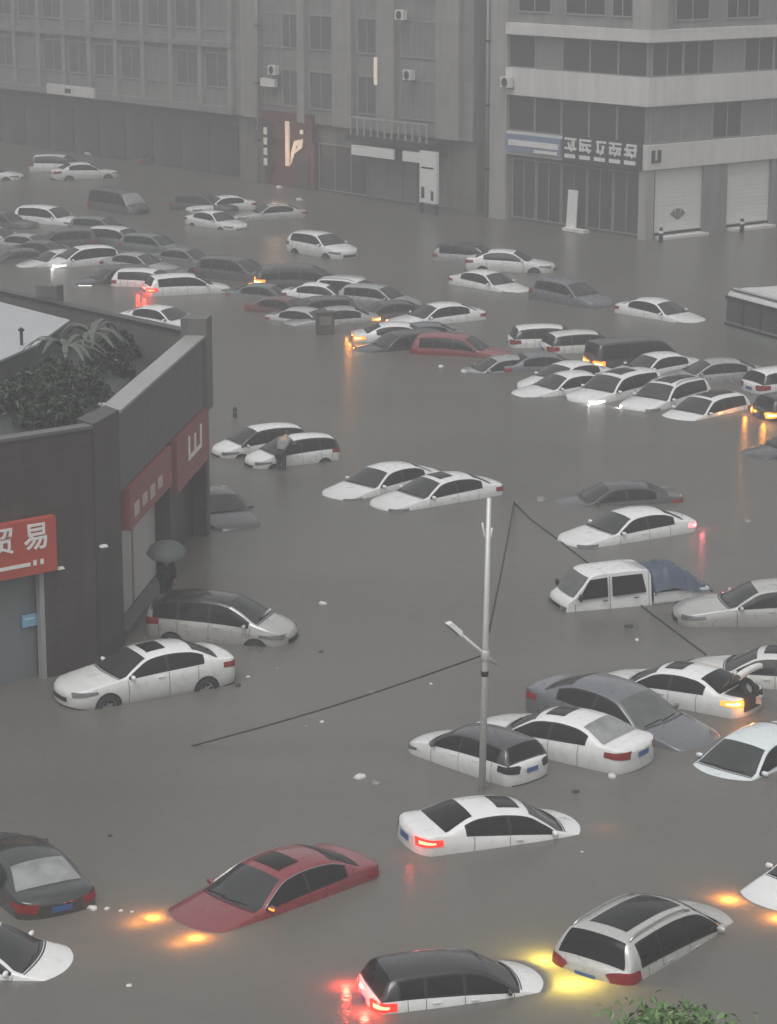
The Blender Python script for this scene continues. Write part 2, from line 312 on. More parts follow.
def office_block():
    o = tag(empty('office_building', CORNER), 'pale corner building with white bands, dark ribbon windows and shutters at its foot', 'building')
    inv = Matrix.Translation(-CORNER) @ ROW     # parts sit under the Empty
    xl = rx(504); D = 24
    def part(name, mb, mat): return mb.build(name, mat, o)
    part('wall', MB(inv).span((xl, .35, 4.1), (-.35, D, 19.2)), WALL_MID)
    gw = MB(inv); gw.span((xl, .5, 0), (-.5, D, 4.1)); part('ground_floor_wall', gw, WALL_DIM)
    for z0, z1, p in ((7.85, 9.5, 0), (11.55, 12.25, .06), (15.2, 16.6, 0), (19.2, 20.0, 0)):
        part('band', MB(inv).span((xl, -p, z0), (p, D, z1)), BAND)
    part('sign_band', MB(inv).span((-.3, .0, 4.15), (.0, D, 5.6)).span((xl, .12, 4.15), (-.3, D * .5, 5.6)), BAND)
    part('corner_pillar', MB(inv).span((-.75, .1, 0), (-.08, .72, 4.15)), WALL_PALE)
    part('roof', MB(inv).span((xl + .3, .3, 20.0), (-.3, D - .3, 20.08)), ROOFM)
    # upper piers
    pr = MB(inv)
    part('corner_pier', MB(inv).span((-1.5, .03, 12.25), (-.0, 1.4, 15.2)), WALL_PALE)
    n = 5; wl = (-.45 - xl) / n
    rnd = random.Random(3)
    M = inv
    for z0, z1 in ((5.65, 7.82), (9.53, 11.52)):
        for i in range(n):
            x0 = xl + i * wl; window(o, M, x0 + .02, x0 + wl - .02, z0, z1, .30, 'x', PANE2 if rnd.random() < .18 else PANE, 0, .05)
        m = 9; wr_ = (D - .6) / m
        for i in range(m):
            y0 = .45 + i * wr_; window(o, M, y0 + .02, y0 + wr_ - .02, z0, z1, -.30, 'y', PANE2 if rnd.random() < .38 else PANE, 1, .07)
    for i, (a, b) in enumerate(((.06, .30), (.40, .68), (.72, .86))):
        window(o, M, xl + a * -xl, xl + b * -xl, 12.9, 15.0, .31, 'x', PANE, 1, .09)
    for i in range(5): window(o, M, 2.3 + i * 4.3, 5.2 + i * 4.3, 12.7, 15.0, -.31, 'y', PANE, 2 if i % 2 else 1, .09)
    for i in range(3): window(o, M, xl + .8 + i * 4, xl + 3.6 + i * 4, 16.9, 19.0, .31, 'x', PANE, 1, .09)
    for i in range(5): window(o, M, 2.3 + i * 4.3, 5.2 + i * 4.3, 16.9, 19.0, -.31, 'y', PANE, 1, .09)
    # shutters on the side street
    for a, b in ((655, 704), (727, 771)):
        y0, y1 = ry(a), ry(b); sb = MB(inv); k = 0; z = .35
        while z < 4.0:
            sb.span((-.46 + (.012 if k % 2 else 0), y0, z), (-.34 + (.012 if k % 2 else 0), y1, z + .12)); z += .12; k += 1
        s_ = part('shutter', sb, SHUT)
        MB(inv).span((-.45, y0, .22), (-.28, y1, .34)).build('bottom_rail', TRIM, s_)
        part('door_step', MB(inv).span((-.5, y0 + .2, -.6), (.5, y1 - .1, .16)), BAND)
    for a, b in ((646, 655), (704, 727), (771, 790)):
        part('pillar', MB(inv).span((-.5, ry(a) + (.73 if a == 646 else 0), 0), (-.1, ry(b), 4.15)), WALL_MID)
    # shop front on the main street
    for i in range(5):
        x0 = xl + .3 + i * 2.3; window(o, M, x0, x0 + 2.2, .2, 3.9, .42, 'x', DARKIN if i % 2 == 0 else PANE, 1, .06, 'shop_window')
    # signs
    xa, xb = rx(506, 5), rx(561, 5); s1 = tag(empty('shop_sign', CORNER), 'long pale blue shop sign on the corner building, left of the dark sign', 'sign')
    MB(inv).span((xa, -.05, 4.35), (xb, .10, 5.45)).build('board', BLUE_S, s1)
    MB(inv).span((xa + .3, -.08, 4.75), (xb - .2, -.052, 5.1)).span((xb - 2.4, -.08, 4.42), (xb - .3, -.052, 4.62)).build('lettering', WHITE_S, s1)
    xa, xb = rx(565, 5), rx(640, 5); s2 = tag(empty('shop_sign', CORNER), 'dark shop sign with a row of white block characters at the building corner', 'sign')
    MB(inv).span((xa - .1, -.12, 4.15), (xb + .12, .10, 5.75)).build('board', DARK_S, s2)
    nch = 5; cw = (xb - xa) / nch; rn = random.Random(5)
    for i in range(nch):
        x0 = xa + i * cw + .12; x1 = x0 + cw - .26; mb = MB(inv)
        for k in range(rn.randint(2, 3)):
            xx = x0 + rn.uniform(.0, x1 - x0 - .16); za = rn.choice((4.85, 4.85, 5.1)); mb.span((xx, -.16, za), (xx + .15, -.122, rn.choice((5.35, 5.6, 5.6))))
        for k, z in enumerate((4.9, 5.2, 5.47)):
            if k == 1 and rn.random() < .3: continue
            xa_, xb_ = x0 + rn.choice((0, 0, .2)), x1 - rn.choice((0, 0, .25)); mb.span((xa_, -.164 - .003 * k, z), (xb_, -.1225, z + .13))
        mb.box(((x0 + x1) / 2 + rn.uniform(-.2, .2), -.142, 5.05), (.14, .047, .62), ry=rn.choice((-.6, .6)))
        mb.build('character', WHITE_S, s2)
        MB(inv).span((x0, -.15, 4.38), (x1 - .1, -.122, 4.62)).build('small_lettering', WHITE_S, s2)
    s3 = tag(MB(inv).span((0.003, .35, 4.55), (.05, .62, 5.3)).span((0.003, .85, 4.55), (.05, 1.12, 5.3)).span((.003, .62, 4.55), (.045, .85, 4.7)).build('wall_mark', DARK_S, None), 'small dark double stroke mark on the pale band at the building corner', 'sign'); s3.location = CORNER
    fan = MB(inv); yc = (ry(655) + ry(704)) / 2 + .1
    for k in range(3):
        a0, a1 = .5 + k * .75, .5 + k * .75 + .6
        fan.add([(-.30, yc, 1.0), (-.30, yc + .75 * math.cos(a0), 1.0 + .7 * math.sin(a0)), (-.30, yc + .75 * math.cos(a1), 1.0 + .7 * math.sin(a1)), (-.33, yc, 1.0), (-.33, yc + .75 * math.cos(a0), 1.0 + .7 * math.sin(a0)), (-.33, yc + .75 * math.cos(a1), 1.0 + .7 * math.sin(a1))],
                [(0, 1, 2), (5, 4, 3), (0, 3, 4, 1), (1, 4, 5, 2), (2, 5, 3, 0)])
    f = tag(fan.build('fan_emblem', pmat('faded emblem', (.16, .15, .145), .6)), 'dark fan shaped emblem on the left pale shutter', 'sign'); f.location = CORNER
    for px, lab in ((650, 'short dark bollard at the building corner by the left shutter'), (731, 'short dark bollard between the two pale shutters')):
        b = tag(empty('bollard', ROW @ Vector((.9, ry(px), -.4))), lab, 'bollard')
        MB().lathe([(.001, 0), (.14, 0), (.12, 1.15), (.09, 1.25), (.001, 1.27)], n=14).build('post', TRIM, b)
        MB().lathe([(.135, .9), (.14, .92), (.14, 1.05), (.128, 1.07)], n=14).build('pale_ring', WHITE_S, b)
    # leaning white board
    pb = tag(empty('display_board', CORNER), 'white upright board standing by the glass shop front below the dark sign', 'board')
    MB(inv).box((rx(576), -.35, 1.25), (.85, .07, 2.5), rx=-.06).build('panel', WHITE_S, pb)
    MB(inv).box((rx(576) + .5, -.5, .12), (1.9, .5, .2)).build('foot', BAND, pb)
    return o
office_block()

def ac_unit(x, z, y, lab):
    a = tag(empty('air_conditioner', CORNER), lab, 'air conditioner'); M = Matrix.Translation(-CORNER) @ ROW
    MB(M).span((x, y - .42, z), (x + .85, y - .06, z + .65)).build('casing', BAND, a)
    MB(M @ Matrix.Translation((x + .4, y - .435, z + .32))).lathe([(.001, 0), (.24, 0), (.26, -.015), (.28, 0)], 'y', 18).build('fan_grille', DARK_S, a)
    MB(M).span((x + .05, y - .4, z - .06), (x + .11, y, z)).span((x + .74, y - .4, z - .06), (x + .80, y, z)).build('bracket', TRIM, a)

def middle_block():
    o = tag(empty('shop_building', CORNER), 'grey block with tall pilasters between the corner building and the far left block', 'building')
    inv = Matrix.Translation(-CORNER) @ ROW; x0, x1 = rx(232), rx(504)
    xp0 = rx(487)
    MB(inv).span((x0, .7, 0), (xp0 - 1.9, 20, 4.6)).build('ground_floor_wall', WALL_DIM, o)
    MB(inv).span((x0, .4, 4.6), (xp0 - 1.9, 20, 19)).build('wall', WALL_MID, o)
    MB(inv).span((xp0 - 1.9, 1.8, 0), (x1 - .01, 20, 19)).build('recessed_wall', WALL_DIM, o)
    MB(inv).span((x0 + .3, .8, 19), (x1 - .3, 19.6, 19.06)).build('roof', ROOFM, o)
    MB(inv).span((xp0, .12, 0), (x1 - .02, 1.8, 19)).build('pilaster', WALL_PALE, o)
    for a, b in ((435, 458), (331, 350), (376, 393), (296, 303), (240, 257)):
        MB(inv).span((rx(a, 9), .05, 4.6), (rx(b, 9), .4, 19)).build('pilaster', PIER, o)
    for z0, z1 in ((5.6, 8.2), (9.6, 12.0), (13.4, 15.8)):
        for a, b in ((259, 276), (277, 295), (304, 330), (352, 374), (395, 433)):
            xa, xb = rx(a, 9), rx(b, 9); window(o, inv, xa + .15, xb - .15, z0, z1, .36, 'x', PANE2 if (a + int(z0)) % 4 == 0 else PANE3, 1 if xb - xa < 3 else 2, .09)
        window(o, inv, xp0 - 1.7, xp0 - .3, z0, z1, 1.76, 'x', PANE, 0, .08)
    for a, b in ((366, 409), (416, 438), (312, 360)):
        xa, xb = rx(a), rx(b); window(o, inv, xa, xb, (.1), 3.3, .66, 'x', PANE2 if a in (366, 416) else DARKIN, 2, .07, 'shop_window')
    MB(inv).span((xp0 - 1.8, 1.7, 0), (xp0 - .1, 1.79, 3.4)).build('doorway', DARKIN, o)
    # canopy with a row of uprights on its roof
    xa, xb = rx(358), rx(441); c = tag(empty('shop_canopy', CORNER), 'dark canopy with a row of pale uprights along its top, middle of the far shops', 'canopy')
    MB(inv).span((xa, -1.1, 3.95), (xb, .38, 4.35)).build('slab', DARK_S, c)
    rl = MB(inv); n = 12
    for i in range(n): x = xa + .4 + (xb - xa - .8) * i / (n - 1); rl.span((x - .05, -.95, 4.35), (x + .05, -.85, 5.5))
    rl.span((xa + .3, -.94, 5.5), (xb - .3, -.86, 5.58)); rl.build('railing', WALL_PALE, c)
    for a, b, lab in ((367, 409, 'long white fascia strip under the dark canopy, left one'), (418, 441, 'short white fascia strip under the dark canopy beside the standing white panel')):
        f = tag(empty('fascia_sign', CORNER), lab, 'sign'); MB(inv).span((rx(a), -1.32, 3.1), (rx(b), -1.2, 3.75)).build('panel', WHITE_S, f); MB(inv).span((rx(a), -1.195, 3.05), (rx(b), -.9, 3.80)).build('casing', DARK_S, f)
    # free standing panel
    xa, xb = rx(442), rx(459); p = tag(empty('sign_panel', CORNER), 'tall white standing panel with dark marks near its foot, right of the canopy', 'sign')
    MB(inv).span((xa, -1.9, .7), (xb, -1.7, 4.0)).build('panel', WHITE_S, p)
    MB(inv).span((xa + .05, -1.88, -.8), (xa + .2, -1.72, .7)).span((xb - .2, -1.88, -.8), (xb - .05, -1.72, .7)).build('post', DARK_S, p)
    MB(inv).span((xa + .2, -1.93, 1.0), (xa + .5, -1.903, 1.7)).span((xb - .55, -1.93, .9), (xb - .3, -1.903, 1.5)).span((xa + .2, -1.92, 2.9), (xb - .3, -1.903, 3.0)).build('marking', DARK_S, p)
    # red shop
    xa, xb = rx(262), rx(311); r = tag(empty('red_shop_front', CORNER), 'dull red shop front with a lit strip, left of the middle shops', 'shop front')
    MB(inv).span((xa, .1, 3.3), (xb, .38, 5.2)).build('fascia', DULLRED, r)
    MB(inv).span((xa, .3, 0), (xb, .66, 3.3)).build('front_wall', DULLRED, r)
    MB(inv).span((rx(293), .2, .05), (rx(306), .298, 2.4)).build('door', DARKIN, r)
    GLOWM = pmat('lit shop strip', (.6, .5, .42), .5, emit=(1, .74, .58), estr=.30)
    v = tag(empty('lit_sign', CORNER), 'warm lit vertical strip and curved lettering on the red shop front', 'sign')
    xs = rx(287, 3); MB(inv).span((xs - .2, -.02, 1.5), (xs + .2, .095, 4.6)).build('strip', GLOWM, v)
    cv = MB(inv); cv.add([(xs + .35, .02, 1.6), (xs + .8, .02, 2.4), (xs + 1.7, .02, 2.9), (xs + 1.8, .02, 3.5), (xs + .8, .02, 3.3), (xs + .4, .02, 2.4)] + [(xs + .35, .09, 1.6), (xs + .8, .09, 2.4), (xs + 1.7, .09, 2.9), (xs + 1.8, .09, 3.5), (xs + .8, .09, 3.3), (xs + .4, .09, 2.4)],
            [(0, 1, 2, 3, 4, 5), (11, 10, 9, 8, 7, 6)] + [(i, (i + 1) % 6, 6 + (i + 1) % 6, 6 + i) for i in range(6)]); cv.build('curved_lettering', GLOWM, v)
    ld = bpy.data.lights.new('sign_light', 'POINT'); ld.color = (1, .62, .42); ld.energy = 60; ld.shadow_soft_size = .4; lo = bpy.data.objects.new('sign_light', ld); COL.objects.link(lo); lo.parent = v; lo.location = (inv @ Vector((xs + .6, -1.6, 2.6)))
    l2 = tag(empty('vertical_sign', CORNER), 'narrow vertical sign with four pale characters left of the warm lit strip', 'sign')
    xs = rx(269, 3); MB(inv).span((xs - .3, -.3, 1.2), (xs + .3, .09, 4.4)).build('board', DARK_S, l2)
    PALEGLOW = pmat('faint lit lettering', (.5, .45, .4), .5, emit=(1, .85, .7), estr=.15)
    for k in range(4): MB(inv).span((xs - .2, -.34, 1.4 + k * .72), (xs + .2, -.302, 1.9 + k * .72)).build('character', PALEGLOW, l2)
    ps = tag(empty('flag_sign', CORNER), 'small pale sign board high on the wall above the narrow vertical sign', 'sign'); z = 6.9; xs = rx(263, z)
    MB(inv).span((xs, -.25, z), (xs + 1.7, .04, z + .55)).build('board', BAND, ps); MB(inv).span((xs + .7, .04, z + .1), (xs + .9, .4, z + .4)).build('bracket', TRIM, ps)
    for px, py, lab in ((403, 15, 'air conditioner box high on the middle block, upper of two'), (411, 75, 'air conditioner box on the middle block, lower of two'), (275, 70, 'white air conditioner box above the red shop front')):
        x = rx(px, 10); z = height_at(ROW @ Vector((x, .3, 0)), py); ac_unit(x - .4, z - .3, .05, lab)
    x = rx(505, 9); ac_unit(x + .05, 8.3, -.02, 'air conditioner box on the left end of the corner building')
    for px, lab in ((258, 'pale drainpipe beside the red shop front'), (487, 'pale drainpipe in the recess left of the corner building')):
        x = rx(px, 5); d = tag(empty('drainpipe', CORNER), lab, 'pipe'); yy = -.02 if px == 258 else .0
        MB(inv).tube([(x, yy, 0), (x, yy, 19)], .10, 10).build('pipe', FRAME, d)
        cl = MB(inv)
        for z in (3, 7, 11, 15): cl.span((x - .14, yy - .13, z), (x + .14, yy + .14, z + .1))
        cl.build('clamp', TRIM, d)
middle_block()

def left_block():
    o = tag(empty('apartment_block', CORNER), 'long dim block with two rows of windows above dark shops, far left', 'building')
    inv = Matrix.Translation(-CORNER) @ ROW; x1 = rx(232) - .02; x0 = x1 - 46
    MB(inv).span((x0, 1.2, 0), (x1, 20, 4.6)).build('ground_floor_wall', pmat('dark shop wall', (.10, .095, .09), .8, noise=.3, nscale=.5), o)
    MB(inv).span((x0, .4, 4.6), (x1, 20, 19)).build('wall', WALL_MID, o)
    MB(inv).span((x0 + .3, .8, 19), (x1 - .3, 19.6, 19.06)).build('roof', ROOFM, o)
    for z0, z1 in ((4.6, 5.1), (9.3, 9.7), (13.4, 13.8)): MB(inv).span((x0, .05, z0), (x1, .4, z1)).build('ledge', WALL_MID, o)
    k = 0; x = x1 - .6
    while x - 3.1 > x0:
        for z0, z1 in ((6.4, 8.9), (10.5, 12.8), (14.6, 16.9)): window(o, inv, x - 3.0, x, z0, z1, .36, 'x', (PANE2 if (k * 7 + int(z0)) % 5 == 0 else PANE3), 1, .10)
        MB(inv).span((x + .12, .08, 5.1), (x + .6, .4, 19)).build('pier', PIER, o)
        MB(inv).span((x - 2.8, 1.1, .1), (x - .1, 1.19, 3.6)).build('shop_bay', DARKIN, o)
        k += 1; x -= 3.8
    s_ = tag(empty('shop_sign', CORNER), 'faded pale sign above the dark shops at upper left', 'sign')
    MB(inv).span((rx(48, 5), -.12, 4.65), (rx(95, 5), .04, 5.45)).build('board', BAND, s_)
    MB(inv).span((rx(66, 5), -.14, 4.85), (rx(72, 5), -.122, 5.2)).build('lettering', DARK_S, s_)
left_block()

# ================================================================== corner shop at left
A = G(125, 645); ZT = height_at(A, 411)
A2 = G(92, 426, ZT); A2.z = 0; B = G(207, 333, ZT); B.z = 0; CC = G(0, 288, ZT); CC.z = 0; D0 = G(0, 440, ZT); D0.z = 0
CC = B + (CC - B) * 1.5; D2 = A2 + (D0 - A2) * 3.2
SHOP_WALL = wallmat('dark brown tile', (.056, .050, .048), (A2 - D2).normalized(), (.8, .4), .6, .30, .45)
SHOP_GREY = wallmat('grey cladding', (.125, .122, .118), (B - A).normalized(), (1.5, 2.4), .6, .26, .6)
COPING = pmat('wet coping', (.30, .30, .295), .35, noise=.15, nscale=2)
TARP = pmat('dark green roof sheet', (.030, .036, .033), .5, noise=.35, nscale=1.2, bump=.3)
def inset(p, q, t):                                       # a wall strip from p to q, t deep, inside to the left of p->q
    d = (q - p).normalized(); n = Vector((-d.y, d.x, 0)); return [p, q, q + n * t, p + n * t]
def corner_shop():
    o = tag(empty('corner_shop', A), 'brown corner shop with roof parapet, red signs and a roof yard at left', 'building')
    T = Matrix.Translation(-A)
    deck = ZT - 1.15
    def build(name, mb, m, par=o): return mb.build(name, m, par)
    build('roof', MB(T).prism([D2, A2 + Vector((.02, .1, 0)), A + Vector((-.05, .1, 0)), B + Vector((-.1, -.05, 0)), CC], deck - .3, deck), TARP)
    # front wall (red sign wall), chamfer wall, back wall
    sd = along(D2, (A2 - D2).normalized(), 47); dd = (A2 - D2).normalized(); ga = D2 + dd * sd
    dn = Vector((-dd.y, dd.x, 0))
    build('front_wall', MB(T).prism(inset(ga, A2, .5), -.9, ZT - .06).prism(inset(D2, ga, .5), 3.2, ZT - .06), SHOP_WALL)
    build('front_coping', MB(T).prism(inset(D2 - dn * .05, A2 - dn * .05, .42), ZT - .06, ZT + .02), SHOP_GREY)
    cd = (B - A).normalized(); cn = Vector((-cd.y, cd.x, 0)); Lc = (B - A).length
    build('parapet_wall', MB(T).prism(inset(A + cn * .02, B + cn * .02, .5), 4.25, ZT - .05), SHOP_GREY)
    build('parapet_coping', MB(T).prism(inset(A - cn * .06, B - cn * .06, .62), ZT - .05, ZT + .03), COPING)
    build('side_wall', MB(T).prism(inset(A + cn * .55, B + cn * .55, .4), -.9, 4.25), SHOP_WALL)
    build('back_wall', MB(T).prism(inset(B, CC, .35), -.9, ZT - .04), SHOP_GREY)
    build('back_coping', MB(T).prism(inset(B - Vector((.0, 0, 0)), CC, .42), ZT - .04, ZT + .02), SHOP_WALL)
    # pillars
    build('near_pillar', MB(T).prism([A2 + dd * .02, A + Vector((.0, -.02, 0)), A + cd * .55 + cn * .5, A2 + dd * .1 + dn * .9], -.9, ZT + .035), SHOP_WALL)
    bp = B + cd * .1
    build('far_pillar', MB(T).prism([bp - cd * .75 - cn * .12, bp + cd * .1 - cn * .12, bp + cd * .1 + cn * .7, bp - cd * .75 + cn * .7], 4.1, ZT + .55), SHOP_GREY)
    build('far_post', MB(T).prism([bp - cd * .45 + cn * .05, bp + cd * .05 + cn * .05, bp + cd * .05 + cn * .5, bp - cd * .45 + cn * .5], -.9, 4.1), SHOP_WALL)
    m = A + cd * Lc * .52
    build('middle_post', MB(T).prism([m + cn * .03, m + cd * .45 + cn * .03, m + cd * .45 + cn * .55, m + cn * .55], -.9, 4.25), SHOP_WALL)
    st = B + (CC - B).normalized() * ((B - CC).length * .62)
    s0 = G(36, 298, ZT); s0.z = 0; e = (CC - B).normalized(); en = Vector((-e.y, e.x, 0))
    build('roof_stub', MB(T).prism([s0, s0 - e * 0 + Vector((.72, -.2, 0)), s0 + Vector((.9, .3, 0)), s0 + Vector((.2, .5, 0))], ZT - .3, ZT + .42), SHOP_GREY)
    # pale doorways of the side front
    for a, b in ((137, 149), (151, 176)):
        xa, xb = along(A, cd, a, 1.5), along(A, cd, b, 1.5)
        build('door', MB(T).prism(inset(A + cd * max(.6, xa) + cn * .5, A + cd * xb + cn * .5, .06), .25, 3.3), pmat('pale door', (.52, .51, .49), .4, noise=.06))
    build('door_step', MB(T).prism(inset(A + cd * .6 + cn * .06, A + cd * Lc * .5 + cn * .06, .44), -.9, .22), SHOP_GREY)
    # gate under the red sign
    gt = build('gate', MB(T).prism(inset(D2 + dn * .3, ga + dn * .3 - dd * .1, .08), -.9, 3.2), pmat('grey blue gate', (.16, .18, .185), .5, noise=.12, nscale=1.5))
    build('gate_post', MB(T).prism(inset(ga - dd * .14 - dn * .03, ga - dd * .01 - dn * .03, .2), -.9, 3.2), COPING)
    fr = lambda p: frame(p, dd, dn)
    # signs
    L0 = along(D2, dd, -70, 4); L1 = along(D2, dd, 51, 4); pz = D2 + dd * L1
    z1, z0 = height_at(pz, 514), height_at(pz, 568)
    s_ = tag(empty('shop_sign', pz), 'red shop sign with white characters above the grey gate', 'sign'); TS = Matrix.Translation(-pz)
    MB(TS).prism(inset(D2 + dd * L0 - dn * .25, D2 + dd * L1 - dn * .25, .24), z0, z1).build('board', RED_S, s_)
    hs_ = z1 - z0
    for ch, px in (('贸', -4), ('易', 31)):
        p = D2 + dd * along(D2, dd, px, 4) - dn * .262; p.z = z0 + hs_ * .66
        text_mesh(ch, hs_ * .52, TS @ fr(p), 'character', WHITE_S, s_, .012, .012)
    la, lb = along(D2, dd, -60, 3.4), along(D2, dd, 25, 3.4)
    zl = z0 + hs_ * .2
    MB(TS).prism(inset(D2 + dd * la - dn * .268, D2 + dd * lb - dn * .268, .012), zl - .045, zl + .05).build('underline', WHITE_S, s_)
    for px in (29.5, 36.5):
        p = along(D2, dd, px, 3.4); MB(TS).prism(inset(D2 + dd * (p - .05) - dn * .268, D2 + dd * (p + .05) - dn * .268, .012), zl - .05, zl + .09).build('small_character', WHITE_S, s_)
    b_ = along(D2, dd, 26, 2); pb = D2 + dd * b_ + dn * .2
    bl = tag(empty('notice_board', pb), 'small light blue notice on the grey gate', 'sign'); zb0 = height_at(pb, 628)
    MB().prism(inset(Vector((0, 0, 0)), dd * .45, .06), zb0, zb0 + .32).build('panel', pmat('light blue notice', (.20, .42, .60), .5), bl)
    MB().prism(inset(dd * .05 - dn * .006, dd * .36 - dn * .006, .005), zb0 + .2, zb0 + .23).build('lettering', WHITE_S, bl)
    for px, py, lab in ((57, 567, 'small white lamp on the brown wall beside the red sign'), (101, 545, 'small white lamp on the near brown pillar')):
        q = D2 + dd * along(D2, dd, px, 3.4); z = height_at(q, py); lp = tag(empty('wall_lamp', q), lab, 'lamp')
        M2 = frame(Vector((0, 0, 0)), dd, dn)
        MB(M2).box((0, -.12, z), (.20, .14, .06), taper=.8).build('lamp_body', WHITE_S, lp); MB(M2).span((-.03, -.06, z - .03), (.03, .02, z + .03)).build('bracket', TRIM, lp)
    # red signs on the chamfer
    for a, b, z0, z1, lab in ((.6, Lc * .5, 3.05, 4.2, 'dull red sign along the side of the corner shop above the pale doors'), (Lc * .52 + .5, Lc - .45, 2.6, 4.2, 'dull red sign with a white comb shaped mark by the far shop pillar')):
        p0 = A + cd * a; s = tag(empty('shop_sign', p0), lab, 'sign'); F_ = frame(Vector((0, 0, 0)), cd, cn); w_ = b - a
        MB(F_).span((0, -.10, z0), (w_, .30, z1)).build('board', pmat('dull red sign', (.26, .075, .078), .5, noise=.25, nscale=1.6), s)
        mb = MB(F_)
        if z0 < 3:
            xc = w_ * .35
            for k in range(3): mb.span((xc + k * .9 - .08, -.125, z0 + .75), (xc + k * .9 + .12, -.102, z0 + 1.35 - (.1 if k == 1 else 0)))
            mb.span((xc - .08, -.124, z0 + .62), (xc + 1.92, -.102, z0 + .75))
            mb.build('mark', WHITE_S, s)
        else:
            for k in range(4): mb.span((.5 + k * 1.0, -.125, z0 + .25 + .06 * (k % 2)), (1.05 + k * 1.0, -.102, z0 + .62))
            mb.build('lettering', pmat('faded lettering', (.5, .42, .40), .6), s)
    return deck
DECK = corner_shop()

def roof_things():
    z = DECK + .95
    P0 = [G(-30, 296, z), G(70, 322, z), G(36, 347, z), G(-8, 366, z), G(-50, 362, z)]
    base = P0[2].copy(); base.z = DECK; T = Matrix.Translation(-base)
    sh = tag(empty('roof_shed', base), 'low shed with a pale flat sheet roof on the corner shop', 'shed')
    MB(T).prism(P0, z, z + .07).build('roof', pmat('pale sheet roof', (.40, .42, .43), .35, noise=.15, nscale=1.5), sh)
    c = sum(P0, Vector()) / 5; inn = [c + (p - c) * .92 for p in P0]
    MB(T).prism(inn, DECK, z - .005).build('wall', pmat('greenish shed wall', (.12, .14, .125), .6, noise=.3, nscale=2), sh)
    p = G(22, 352, DECK + .8); q = p.copy(); q.z = DECK; st = tag(empty('vent_pipe', q), 'thin dark pipe standing at the shed edge', 'pipe')
    MB().tube([(0, 0, 0), (0, 0, 1.5)], .05, 10).build('pipe', TRIM, st); MB().lathe([(.001, 1.58), (.1, 1.5), (.1, 1.46), (.05, 1.45)], n=12).build('cap', TRIM, st)
    p = G(29, 362, DECK + .3); p.z = DECK; br = tag(empty('barrel', p), 'blue grey barrel against the shed on the roof', 'barrel')
    MB().lathe([(.001, 0), (.24, 0), (.26, .05), (.25, .3), (.26, .32), (.25, .34), (.25, .75), (.26, .8), (.22, .84)], n=18).build('drum', pmat('blue grey plastic', (.07, .09, .12), .5), br); MB().lathe([(.001, .85), (.21, .85), (.22, .82)], n=18).build('lid', TRIM, br)
    for i, (px, py, lab) in enumerate(((17, 372, 'white scrap of sheeting on the roof, nearest the shed'), (17, 389, 'pale bundle on the dark roof sheet below the shed'), (101, 405, 'white scrap by the near pillar on the roof'), (83, 424, 'pale scrap at the front parapet of the roof'))):
        p = G(px, py, DECK + .05); p.z = DECK + .02; rn = random.Random(i); mb = MB()
        mb.ell((0, 0, .05), (.18, .07, .06), 9, 6, pw=.7); mb.box((.08, .03, .08), (.2, .1, .03), rz=.5)
        o = tag(mb.build('scrap', WHITE_S), lab, 'scrap'); o.location = p; o.rotation_euler.z = rn.uniform(0, 3)
    LEAF = pmat('dusty palm leaf', (.085, .10, .085), .45, noise=.3, nscale=3); STEM = pmat('leaf stem', (.05, .05, .035), .7)
    for n, (px, py, h, lab) in enumerate(((92, 362, 1.0, 'grey green potted palm with drooping leaves, right one on the shop roof'), (66, 376, .95, 'grey green potted palm with drooping leaves, left one on the shop roof'))):
        p = G(px, py, DECK + .4); p.z = DECK; t = tag(empty('potted_palm', p), lab, 'plant'); rn = random.Random(20 + n)
        MB().lathe([(.001, 0), (.2, 0), (.26, .34), (.28, .36), (.24, .36), (.22, .3), (.001, .3)], n=16).build('pot', SHOP_GREY, t)
        MB().tube([(0, 0, .3), (.02, .01, .3 + h)], [.05, .035], 8).build('trunk', STEM, t)
        for k in range(15):
            a = k * 2.4 + rn.random(); ln = rn.uniform(.8, 1.35); up = rn.uniform(.15, .55); rows = []
            for i in range(9):
                s = i / 8; r_ = ln * s; zz = .3 + h + up * math.sin(s * 2.2) - .45 * s * s; wd = .09 * math.sin(math.pi * min(1, s * .9 + .08)) + .012
                ax = Vector((math.cos(a), math.sin(a), 0)); nx = Vector((-ax.y, ax.x, 0)); c = ax * r_ + Vector((0, 0, zz))
                rows.append([c + nx * wd - Vector((0, 0, .03)), c + Vector((0, 0, .01)), c - nx * wd - Vector((0, 0, .03))])
            MB().grid(rows).build('frond', LEAF, t)
    # heap under a dark sheet
    c = G(70, 400, DECK); rows = []
    for i in range(15):
        r_ = []
        for j in range(13):
            u, v = i / 14 * 2 - 1, j / 12 * 2 - 1; e = max(0, 1 - u * u) * max(0, 1 - v * v)
            r_.append(Vector((u * 1.5, v * 1.9, .015 + .42 * e ** .6 * (1 + .35 * math.sin(5 * u + 2 * v) * math.cos(4 * v)))))
        rows.append(r_)
    t = tag(MB().grid(rows).build('tarpaulin', pmat('green tarpaulin', (.028, .038, .032), .4, noise=.4, nscale=2, bump=.5)), 'dark green tarpaulin over a heap on the shop roof', 'tarpaulin'); t.location = c + Vector((0, 1.2, 0))
